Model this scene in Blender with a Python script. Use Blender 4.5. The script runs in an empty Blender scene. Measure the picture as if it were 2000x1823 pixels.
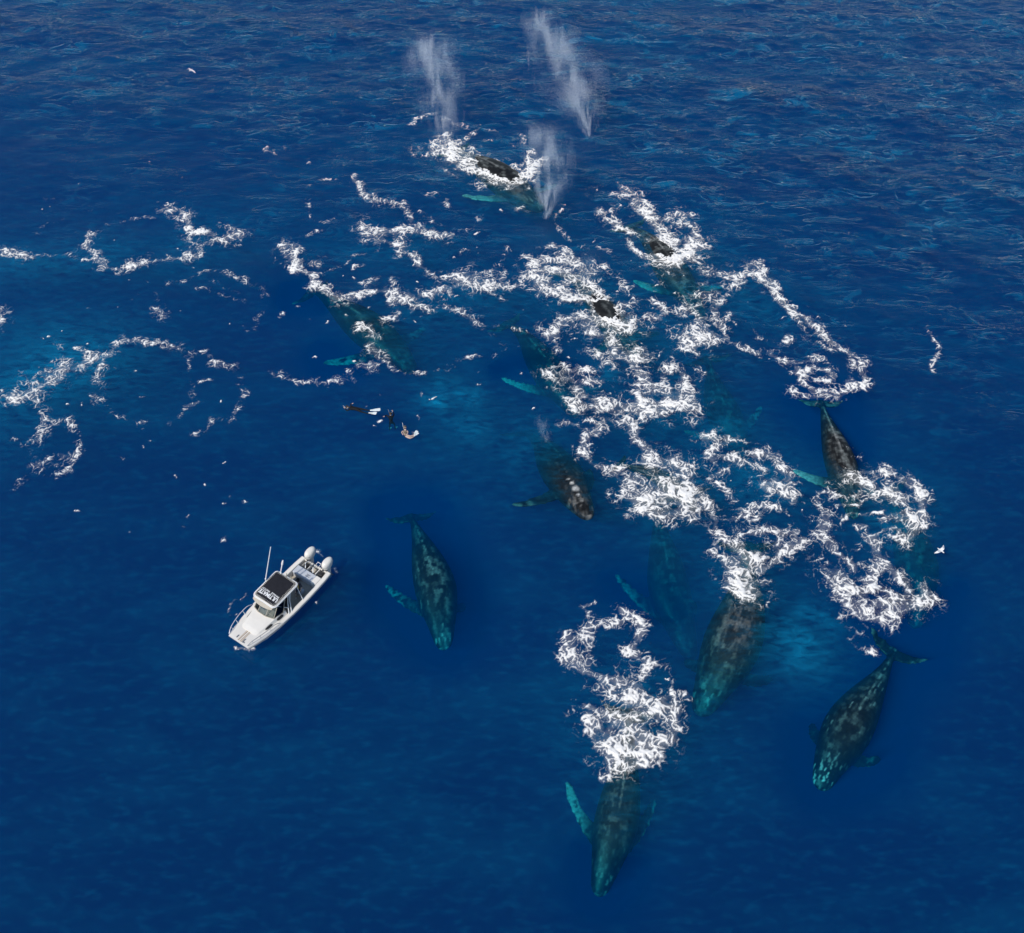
import bpy, bmesh, math, random
import numpy as np
from mathutils import Vector, Matrix

random.seed(7)
RNG = np.random.default_rng(7)
scene = bpy.context.scene
col = scene.collection
R = math.radians

# ------------------------------------------------------------------ camera
CAM_H, PITCH, FPX = 58.0, R(50.0), 2000.0          # height of the drone, pitch below the horizon, focal length in photo pixels
cam_d = bpy.data.cameras.new("camera")
cam = bpy.data.objects.new("camera", cam_d)
col.objects.link(cam)
cam.location = (0, 0, CAM_H)
cam.rotation_euler = (math.pi / 2 - PITCH, 0, 0)
cam_d.sensor_fit = 'HORIZONTAL'
cam_d.sensor_width = 36.0
cam_d.lens = 36.0 * FPX / 2000.0
cam_d.clip_end = 20000
scene.camera = cam

# ------------------------------------------------------------------ sky, sun, exposure
SUN_EL = R(49)
sun_from = Vector((-0.72, -0.69, 0)).normalized()
world = bpy.data.worlds.new("World")
scene.world = world
world.use_nodes = True
wn = world.node_tree
wn.nodes.clear()
wo = wn.nodes.new('ShaderNodeOutputWorld')
bg = wn.nodes.new('ShaderNodeBackground')
sky = wn.nodes.new('ShaderNodeTexSky')
sky.sky_type = 'NISHITA'
sky.sun_disc = False
sky.sun_elevation = SUN_EL
sky.sun_rotation = math.atan2(sun_from.x, sun_from.y)
sky.altitude = 0
sky.dust_density = 0.0
sky.air_density = 1.1
sky.ozone_density = 1.6
bg.inputs['Strength'].default_value = 0.115
wn.links.new(sky.outputs[0], bg.inputs[0])
wn.links.new(bg.outputs[0], wo.inputs[0])
sun_d = bpy.data.lights.new("sun", 'SUN')
sun_d.energy = 3.8
sun_d.angle = R(0.53)
sun_d.color = (1.0, 0.96, 0.90)
sun = bpy.data.objects.new("sun", sun_d)
col.objects.link(sun)
to_sun = Vector((sun_from.x * math.cos(SUN_EL), sun_from.y * math.cos(SUN_EL), math.sin(SUN_EL)))
sun.rotation_euler = to_sun.to_track_quat('Z', 'Y').to_euler()
vs = scene.view_settings
vs.view_transform = 'Standard'
vs.look = 'None'
vs.exposure = 0.0
vs.gamma = 1.0
vs.use_curve_mapping = False
cy = scene.cycles
cy.use_denoising = True
cy.max_bounces = 8
cy.volume_bounces = 1
cy.transparent_max_bounces = 16
cy.diffuse_bounces = 2
cy.glossy_bounces = 2
cy.caustics_reflective = False
cy.caustics_refractive = False

# ------------------------------------------------------------------ helpers
SEA = 0.17                                          # mean height of the wavy skin; the body of water ends at z = 0
CP, SP = math.cos(PITCH), math.sin(PITCH)

def ray(px, py):
    u = (np.asarray(px, float) - 1000.0) / FPX
    v = (np.asarray(py, float) - 911.5) / FPX
    return u, CP - v * SP, -SP - v * CP

def at(px, py, z=SEA):
    """The point of the place at height z that the photo shows at this pixel."""
    dx, dy, dz = ray(px, py)
    t = (z - CAM_H) / dz
    return np.stack([dx * t, dy * t, np.broadcast_to(z, np.shape(dx * t)) * 1.0], -1)

def mpp(py, z=SEA):
    """Metres per photo pixel (across) at this row."""
    dx, dy, dz = ray(1000, py)
    return float((z - CAM_H) / dz / FPX)

def tag(o, label=None, cat=None, group=None, kind=None):
    if label: o['label'] = label
    if cat: o['category'] = cat
    if group: o['group'] = group
    if kind: o['kind'] = kind
    return o

def empty(name, loc=(0, 0, 0), rz=0.0):
    o = bpy.data.objects.new(name, None)
    col.objects.link(o)
    o.location = loc
    o.rotation_euler = (0, 0, rz)
    o.empty_display_size = 0.2
    return o

def link_mesh(name, me, mat=None, parent=None, smooth=True):
    o = bpy.data.objects.new(name, me)
    col.objects.link(o)
    if mat is not None and not me.materials:
        me.materials.append(mat)
    if parent is not None:
        o.parent = parent
    if smooth and len(me.polygons):
        me.polygons.foreach_set('use_smooth', np.ones(len(me.polygons), bool))
    return o

class MB:
    """Collects boxes, tubes and lofts and links them as ONE mesh."""
    def __init__(self):
        self.v, self.f = [], []
    def add(self, vs_, fs_):
        k = len(self.v)
        self.v += [tuple(map(float, p)) for p in vs_]
        self.f += [tuple(i + k for i in f) for f in fs_]
        return self
    def loft(self, rings, closed=True, cap=True):
        n = len(rings[0])
        vs_ = [p for r in rings for p in r]
        fs_ = []
        for i in range(len(rings) - 1):
            for j in range(n if closed else n - 1):
                a, b = i * n + j, i * n + (j + 1) % n
                fs_.append((a, b, b + n, a + n))
        if cap:
            fs_.append(tuple(range(n))[::-1])
            fs_.append(tuple(range((len(rings) - 1) * n, len(rings) * n)))
        return self.add(vs_, fs_)
    def box(self, c, s, bev=0.0, taper=1.0, rot=None):
        x, y, z = (q / 2 for q in s)
        b = min(bev, x * .9, y * .9, z * .9)
        rings = []
        levels = [(-z, b)] + ([(-z + b, 0), (z - b, 0)] if b else []) + [(z, b)]
        if not b:
            levels = [(-z, 0), (z, 0)]
        for zz, ins in levels:
            t = 1 + (taper - 1) * (zz + z) / (2 * z)
            X, Y = (x - ins) * t, (y - ins) * t
            q = b * .8
            if b:
                pts = [(X, -Y + q), (X, Y - q), (X - q, Y), (-X + q, Y), (-X, Y - q), (-X, -Y + q), (-X + q, -Y), (X - q, -Y)]
            else:
                pts = [(X, -Y), (X, Y), (-X, Y), (-X, -Y)]
            rings.append([Vector((a, d, zz)) for a, d in pts])
        if rot is not None:
            rings = [[rot @ p for p in r] for r in rings]
        rings = [[p + Vector(c) for p in r] for r in rings]
        return self.loft(rings)
    def tube(self, pts, r, n=8, r2=None):
        pts = [Vector(p) for p in pts]
        rings = []
        for i, p in enumerate(pts):
            t = (pts[min(i + 1, len(pts) - 1)] - pts[max(i - 1, 0)]).normalized()
            a = t.cross(Vector((0, 0, 1)) if abs(t.z) < .9 else Vector((1, 0, 0))).normalized()
            b = a.cross(t)
            rr = r if r2 is None else r + (r2 - r) * i / (len(pts) - 1)
            rings.append([p + (a * math.cos(2 * math.pi * k / n) + b * math.sin(2 * math.pi * k / n)) * rr for k in range(n)])
        return self.loft(rings)
    def ball(self, c, s, n=10, m=6):
        rings = []
        for i in range(1, m):
            th = math.pi * i / m
            rings.append([(c[0] + s[0] * math.sin(th) * math.cos(2 * math.pi * k / n), c[1] + s[1] * math.sin(th) * math.sin(2 * math.pi * k / n), c[2] - s[2] * math.cos(th)) for k in range(n)])
        return self.loft(rings)
    def build(self, name, mat, parent=None, smooth=False):
        me = bpy.data.meshes.new(name)
        me.from_pydata(self.v, [], self.f)
        bm = bmesh.new(); bm.from_mesh(me)
        bmesh.ops.recalc_face_normals(bm, faces=bm.faces)
        bm.to_mesh(me); bm.free()
        o = link_mesh(name, me, mat, parent, smooth)
        if smooth:
            try: me.set_sharp_from_angle(angle=R(40))
            except Exception: pass
        return o

def mat_new(name):
    m = bpy.data.materials.new(name)
    m.use_nodes = True
    nt = m.node_tree
    nt.nodes.clear()
    return m, nt, nt.nodes, nt.links

def paint(name, colr, rough=0.5, noise=0.08, scale=6.0, bump=0.0, metal=0.0, spec=0.5):
    m, nt, N, L = mat_new(name)
    out = N.new('ShaderNodeOutputMaterial')
    p = N.new('ShaderNodeBsdfPrincipled')
    tc = N.new('ShaderNodeTexCoord')
    nz = N.new('ShaderNodeTexNoise'); nz.inputs['Scale'].default_value = scale; nz.inputs['Detail'].default_value = 5
    mp = N.new('ShaderNodeMapRange'); mp.inputs['To Min'].default_value = 1 - noise * 2; mp.inputs['To Max'].default_value = 1 + noise
    mx = N.new('ShaderNodeMix'); mx.data_type = 'RGBA'; mx.blend_type = 'MULTIPLY'; mx.inputs[0].default_value = 1
    mx.inputs[6].default_value = (*colr, 1)
    L.new(tc.outputs['Object'], nz.inputs['Vector']); L.new(nz.outputs['Fac'], mp.inputs['Value']); L.new(mp.outputs[0], mx.inputs[7])
    L.new(mx.outputs[2], p.inputs['Base Color'])
    p.inputs['Roughness'].default_value = rough; p.inputs['Metallic'].default_value = metal
    p.inputs['Specular IOR Level'].default_value = spec
    if bump:
        b = N.new('ShaderNodeBump'); b.inputs['Strength'].default_value = bump; b.inputs['Distance'].default_value = .02
        L.new(nz.outputs['Fac'], b.inputs['Height']); L.new(b.outputs[0], p.inputs['Normal'])
    L.new(p.outputs[0], out.inputs[0])
    return m

# ------------------------------------------------------------------ noise
_ang = np.linspace(0, 2 * np.pi, 256, endpoint=False)
_GX, _GY = np.cos(_ang).astype(np.float32), np.sin(_ang).astype(np.float32)

def _hash(ix, iy, seed):
    h = (ix.astype(np.uint32) * np.uint32(374761393)) + (iy.astype(np.uint32) * np.uint32(668265263)) + np.uint32((seed * 2246822519) & 0xffffffff)
    h = (h ^ (h >> np.uint32(13))) * np.uint32(1274126177)
    return ((h ^ (h >> np.uint32(16))) & np.uint32(255)).astype(np.int32)

def perlin(x, y, seed=0):
    x = np.asarray(x, np.float32); y = np.asarray(y, np.float32)
    fx, fy = np.floor(x), np.floor(y)
    ix, iy = fx.astype(np.int64), fy.astype(np.int64)
    dx, dy = x - fx, y - fy
    u = dx * dx * dx * (dx * (dx * 6 - 15) + 10); v = dy * dy * dy * (dy * (dy * 6 - 15) + 10)
    def g(i, j):
        h = _hash(ix + i, iy + j, seed)
        return _GX[h] * (dx - i) + _GY[h] * (dy - j)
    a = g(0, 0); b = g(1, 0); c = g(0, 1); d = g(1, 1)
    return (a + u * (b - a)) * (1 - v) + v * (c + u * (d - c))

def fbm(x, y, seed=0, octv=4, gain=.5):
    s, a = 0, 1.0
    for k in range(octv):
        s = s + a * perlin(x * 2 ** k + 17.3 * k, y * 2 ** k - 9.1 * k, seed + k)
        a *= gain
    return s

def sstep(a, b, x):
    t = np.clip((x - a) / (b - a), 0, 1)
    return t * t * (3 - 2 * t)

def blur(a, n):
    for ax in (0, 1):
        for _ in range(n):
            a = (np.roll(a, 1, ax) + 2 * a + np.roll(a, -1, ax)) / 4
    return a

# ------------------------------------------------------------------ the sea: a body of water, and its wavy skin
_waves = []
_wr = random.Random(3)
for _k in range(46):
    _l = 1.1 * (1.062 ** _k)                          # 1.1 m to 17 m
    _a = R(-100) + _wr.gauss(0, R(30))                 # running towards the camera and a little to the left
    _s = 0.024 * (1.0 if _l < 7 else .55)
    _waves.append((math.cos(_a) * 2 * math.pi / _l, math.sin(_a) * 2 * math.pi / _l, _s * _l / (2 * math.pi), _wr.uniform(0, 6.28)))

def wave_h(x, y):
    x = np.asarray(x, float); y = np.asarray(y, float)
    wx = x + .5 * perlin(x * .21, y * .21, 91); wy = y + .7 * perlin(x * .23, y * .23, 92)
    h = 0
    for kx, ky, a, ph in _waves:
        s = np.sin(kx * wx + ky * wy + ph)
        h = h + a * (1.0 - 1.6 * np.abs(s) + .0) if a < .02 else h + a * s
    return SEA + np.clip(h * 0.8 * (.35 + .95 * sstep(45, 105, y + .3 * x)), -.14, .25)

def water_body():
    m, nt, N, L = mat_new('sea_water')
    out = N.new('ShaderNodeOutputMaterial')
    sc_ = N.new('ShaderNodeVolumeScatter'); ab = N.new('ShaderNodeVolumeAbsorption'); ad = N.new('ShaderNodeAddShader')
    sc_.inputs['Color'].default_value = (.0001, .0240, .070, 1); sc_.inputs['Density'].default_value = 1.0
    ab.inputs['Color'].default_value = (.12, .875, .945, 1); ab.inputs['Density'].default_value = 1.0
    L.new(sc_.outputs[0], ad.inputs[0]); L.new(ab.outputs[0], ad.inputs[1]); L.new(ad.outputs[0], out.inputs['Volume'])
    b = MB().box((0, 0, -40), (9000, 9000, 80))
    tag(b.build('sea_water', m), kind='structure', label='deep blue open ocean water')
water_body()

# ------------------------------------------------------------------ whales
whale_hits = []                                      # where their outlines lie on the surface: gaps are cut in the skin there
def whale_material():
    m, nt, N, L = mat_new('whale_skin')
    out = N.new('ShaderNodeOutputMaterial'); p = N.new('ShaderNodeBsdfPrincipled')
    at_ = N.new('ShaderNodeAttribute'); at_.attribute_name = 'pigment'
    tc = N.new('ShaderNodeTexCoord')
    nz = N.new('ShaderNodeTexNoise'); nz.inputs['Scale'].default_value = 5; nz.inputs['Detail'].default_value = 6
    mp = N.new('ShaderNodeMapRange'); mp.inputs['From Min'].default_value = .3; mp.inputs['From Max'].default_value = .7; mp.inputs['To Min'].default_value = .55; mp.inputs['To Max'].default_value = 1.45
    mx = N.new('ShaderNodeMix'); mx.data_type = 'RGBA'; mx.blend_type = 'MULTIPLY'; mx.inputs[0].default_value = 1
    L.new(tc.outputs['Object'], nz.inputs['Vector']); L.new(nz.outputs['Fac'], mp.inputs['Value'])
    L.new(at_.outputs['Color'], mx.inputs[6]); L.new(mp.outputs[0], mx.inputs[7])
    L.new(mx.outputs[2], p.inputs['Base Color'])
    p.inputs['Roughness'].default_value = .46
    p.inputs['Specular IOR Level'].default_value = .22
    b = N.new('ShaderNodeBump'); b.inputs['Strength'].default_value = .25; b.inputs['Distance'].default_value = .05
    L.new(nz.outputs['Fac'], b.inputs['Height']); L.new(b.outputs[0], p.inputs['Normal'])
    L.new(p.outputs[0], out.inputs[0])
    return m
WHALE_MAT = whale_material()

_S = [0, .012, .03, .06, .1, .15, .22, .3, .38, .46, .54, .62, .7, .78, .85, .91, .955, .985]
_W = [.012, .030, .041, .050, .059, .070, .086, .102, .110, .107, .096, .080, .061, .043, .029, .020, .016, .012]
_HU = [.008, .018, .026, .034, .042, .052, .066, .078, .083, .081, .074, .064, .052, .040, .031, .023, .017, .010]
_HL = [.010, .022, .032, .046, .062, .078, .092, .098, .094, .086, .074, .062, .050, .039, .030, .022, .016, .010]

def catmull(P, n):
    P = np.asarray(P, float)
    if len(P) == 2: P = np.stack([P[0], (P[0] + P[1]) / 2, P[1]])
    Q = np.vstack([2 * P[0] - P[1], P, 2 * P[-1] - P[-2]])
    out = []
    for i in range(1, len(Q) - 2):
        for t in np.linspace(0, 1, 30, endpoint=(i == len(Q) - 3)):
            a, b, c, d = Q[i - 1], Q[i], Q[i + 1], Q[i + 2]
            out.append(.5 * ((2 * b) + (c - a) * t + (2 * a - 5 * b + 4 * c - d) * t * t + (3 * b - a - 3 * c + d) * t ** 3))
    out = np.array(out)
    s = np.concatenate([[0], np.cumsum(np.linalg.norm(np.diff(out, axis=0), axis=1))])
    tt = np.linspace(0, s[-1], n)
    return np.stack([np.interp(tt, s, out[:, k]) for k in range(3)], -1), s[-1]

def norm(a):
    return a / np.maximum(np.linalg.norm(a, axis=-1, keepdims=True), 1e-9)

def whale(label, spine_px, flip_a=None, flip_b=None, flukes=None, seed=0, mottle=.5, spots=.6, white=.5, fat=1.0, fat_w=1.0, roll=0.0, wash_glint=None, ridge=.6, group='humpback whales swimming together'):
    """spine_px: (px, py, depth of the spine) from the head to the fluke notch. flip_*: (px, py, depth) of a flipper tip. One continuous body."""
    rng = np.random.default_rng(100 + seed)
    P = np.array([at(x, y, -d) for x, y, d in spine_px])
    n = 121
    C, Ln = catmull(P, n)
    T = norm(np.gradient(C, axis=0))
    up = np.array([math.sin(roll) * .0, 0, 1.0])
    A = norm(np.cross(T, np.broadcast_to(up, T.shape)))   # to the side
    U = norm(np.cross(A, T))
    if roll:
        c_, s_ = math.cos(roll), math.sin(roll)
        A, U = A * c_ + U * s_, U * c_ - A * s_
    S = np.linspace(0, 1, n)
    K = Ln * fat * 1.08
    W = np.interp(S, _S, _W) * K * fat_w * 1.08; HU = np.interp(S, _S, _HU) * K; HL = np.interp(S, _S, _HL) * K
    mb = MB()
    seg = 24
    th = np.linspace(0, 2 * np.pi, seg, endpoint=False)
    cc, ss = np.cos(th), np.sin(th)
    ex = .85
    cc2 = np.sign(cc) * np.abs(cc) ** ex; ss2 = np.sign(ss) * np.abs(ss) ** 1.05
    rings = []
    for i in range(0, int(n * .985), 2):
        h = np.where(ss2 > 0, HU[i], HL[i])
        rings.append(C[i] + A[i] * (cc2 * W[i])[:, None] + U[i] * (ss2 * h)[:, None])
    mb.loft(rings)
    # dorsal fin on its hump
    i0, i1 = int(.60 * n), int(.70 * n)
    fr = []
    for i in range(i0, i1 + 1):
        t = (i - i0) / (i1 - i0)
        hh = HU[i] * .85 + .024 * Ln * (t ** 1.3) * (1 if t < .8 else (1 - (t - .8) / .2) * .9 + .1)
        w_ = .009 * Ln * math.sin(math.pi * min(max(t, .05), .95)) + .002 * Ln
        fr.append([C[i] - A[i] * w_ + U[i] * HU[i] * .6, C[i] + A[i] * w_ + U[i] * HU[i] * .6, C[i] + A[i] * w_ * .35 + U[i] * hh - T[i] * 0, C[i] - A[i] * w_ * .35 + U[i] * hh])
    mb.loft(fr)
    def blade(root, tip, lead, nrm, chord, thick, sweep=.0, prof=None, m=13):
        rr = []
        for k in range(m):
            t = k / (m - 1)
            ch = chord * (prof(t) if prof else (1 - .55 * t) * (1 if t < .88 else math.sqrt(max(1 - ((t - .88) / .13) ** 2, .02))))
            c0 = root + (tip - root) * t + lead * sweep * math.sin(math.pi * t)
            kn = 1 + .12 * math.sin(t * 34) * (t > .15)
            pts = []
            for q in range(10):
                a = 2 * math.pi * q / 10
                x_, z_ = math.cos(a), math.sin(a)
                pts.append(c0 + lead * (ch * .5 * x_ * (kn if x_ > 0 else 1)) + nrm * (thick * z_ * (1 - .55 * t) * (.75 + .25 * x_)))
            rr.append(pts)
        mb.loft(rr)
    ir = int(.27 * n)
    fl_tips = []
    for sgn, tip in ((1, flip_a), (-1, flip_b)):
        if tip is None:
            continue
        root = C[ir] + A[ir] * W[ir] * .55 * sgn - U[ir] * HL[ir] * .35
        tp = np.array(at(tip[0], tip[1], -tip[2]))
        if sgn * np.dot(tp - C[ir], A[ir]) < 0:
            root = C[ir] - A[ir] * W[ir] * .55 * sgn - U[ir] * HL[ir] * .35
        d = norm(tp - root)
        nr = U[ir] - d * np.dot(U[ir], d); nr = norm(nr)
        ld = norm(np.cross(nr, d))
        if np.dot(ld, -T[ir]) < 0: ld = -ld
        blade(root, tp, ld, nr, .105 * Ln, .014 * Ln, sweep=.02 * Ln)
        fl_tips.append((root, tp))
    if flukes is not False:
        it = int(.965 * n)
        base = C[it]
        for sgn in (1, -1):
            tp = None
            if flukes:
                tp = flukes[0 if sgn == 1 else 1]
            if tp is None and flukes:
                continue
            tp = base + A[it] * sgn * .155 * Ln + T[it] * .045 * Ln if tp is None else np.array(at(tp[0], tp[1], -tp[2]))
            d = norm(tp - base); nr = norm(U[it] - d * np.dot(U[it], d)); ld = norm(np.cross(nr, d))
            if np.dot(ld, -T[it]) < 0: ld = -ld
            blade(base + T[it] * .005 * Ln, tp, ld, nr, .088 * Ln, .011 * Ln, sweep=.022 * Ln, prof=lambda t: (1 - .15 * t) * (1 - t ** 2.2) + .06)
    me = bpy.data.meshes.new('w')
    me.from_pydata(mb.v, [], mb.f)
    bm = bmesh.new(); bm.from_mesh(me); bmesh.ops.recalc_face_normals(bm, faces=bm.faces); bm.to_mesh(me); bm.free()
    o = bpy.data.objects.new('humpback_whale', me)
    col.objects.link(o)
    md = o.modifiers.new('r', 'REMESH'); md.mode = 'VOXEL'; md.voxel_size = .0085 * Ln
    s2 = o.modifiers.new('s', 'SMOOTH'); s2.factor = .5; s2.iterations = 3
    dg = bpy.context.evaluated_depsgraph_get()
    new = bpy.data.meshes.new_from_object(o.evaluated_get(dg))
    o.modifiers.clear(); o.data = new; bpy.data.meshes.remove(me); new.name = 'humpback_whale'
    nv = len(new.vertices)
    V = np.empty(nv * 3, np.float32); new.vertices.foreach_get('co', V); V = V.reshape(-1, 3)
    # body coordinates of every vertex, for its pigment
    idx = np.argmin(((V[:, None, :] - C[None, ::3, :]) ** 2).sum(-1), 1) * 3
    idx = np.minimum(idx, n - 1)
    D = V - C[idx]
    s_ = S[idx]; yy = (D * A[idx]).sum(1) / Ln; zz = (D * U[idx]).sum(1) / Ln
    wv = np.interp(s_, _S, _W) * fat
    offx = seed * 13.7
    base = np.full((nv, 3), .008) * np.array([1, 1.02, 1.05])
    mot = sstep(-.12, .5, fbm(s_ * 17 + offx, yy * 20 + zz * 6, seed, 5, .62)) * sstep(.25, -.25, fbm(s_ * 5 + offx + 9, yy * 6, seed + 5, 2) - .25 * mottle)
    mot = np.clip(mot * (.35 + .9 * mottle), 0, 1)
    grey = np.array([.125, .135, .13])
    mot = mot * (.12 + .88 * sstep(1.05, .35, np.abs(yy) / np.maximum(wv, .01)))
    c = base + (grey - base) * mot[:, None] * .8
    fine = sstep(.22, .45, perlin(s_ * 75 + offx, yy * 75 + 3, seed + 11))
    c = c + np.array([.13, .135, .13]) * (fine * sstep(-.1, .3, perlin(s_ * 9, yy * 9 + offx, seed + 12)) * spots)[:, None]
    head = sstep(.20, .05, s_) * (zz > -.03)
    barn = sstep(.20, .34, perlin(s_ * 62 + 2 + offx, yy * 62, seed + 21)) * head * spots
    c = c + (np.array([.52, .50, .46]) - c) * np.clip(barn, 0, 1)[:, None]
    tipw = sstep(.035, .0, s_) * sstep(-.1, .3, perlin(s_ * 40, yy * 40 + offx, seed + 31)) * spots
    c = c + (np.array([.40, .39, .36]) - c) * np.clip(tipw, 0, 1)[:, None]
    rl = sstep(.0075, .002, np.abs(yy)) * sstep(.40, .5, s_) * sstep(.93, .85, s_) * sstep(-.25, .1, perlin(s_ * 40 + offx, s_ * 0, seed + 41)) * (zz > 0) * ridge
    c = c + (np.array([.34, .34, .32]) - c) * np.clip(rl, 0, 1)[:, None] * .8
    # flippers and flukes are patched with white
    inflip = (np.abs(yy) > wv + .012) & (s_ > .18) & (s_ < .8)
    influke = (s_ > .94) & (np.abs(yy) > .02)
    pt = sstep(-.15, .25, fbm(yy * 24 + offx, s_ * 24, seed + 51, 3) + (white - .5) * 1.0 + (np.abs(yy) - .2) * 1.2)
    c = np.where((inflip)[:, None], c + (np.array([.40, .40, .37]) - c) * (pt * min(1, white * 1.2) * sstep(.10, .24, np.abs(yy)))[:, None], c)
    c = np.where(influke[:, None], c + (np.array([.4, .4, .38]) - c) * (pt * .25 * white + sstep(.13, .16, np.abs(yy)) * .3)[:, None], c)
    if wash_glint is not None:  # white wash and sun glint on the wet back, painted into the pigment
        for sx, sy, ry, amt in wash_glint:
            q = np.array(at(sx, sy, 0.0)); dd = np.linalg.norm((V - q)[:, :2], axis=1)
            k = sstep(ry, ry * .3, dd + .25 * ry * perlin(V[:, 0] * 3, V[:, 1] * 3, 8)) * (zz > 0) * amt
            c = c + (np.array([.7, .7, .68]) - c) * k[:, None]
    ca = new.color_attributes.new('pigment', 'FLOAT_COLOR', 'POINT')
    cv = np.ones((nv, 4), np.float32); cv[:, :3] = c
    ca.data.foreach_set('color', cv.ravel())
    new.materials.append(WHALE_MAT)
    new.polygons.foreach_set('use_smooth', np.ones(len(new.polygons), bool))
    # origin at the middle of the body
    org = C[n // 2].astype(np.float32)
    new.vertices.foreach_set('co', (V - org).ravel()); new.update()
    o.location = org
    tag(o, label, 'whale', group)
    whale_hits.append(V[::5].copy())
    return o

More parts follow.
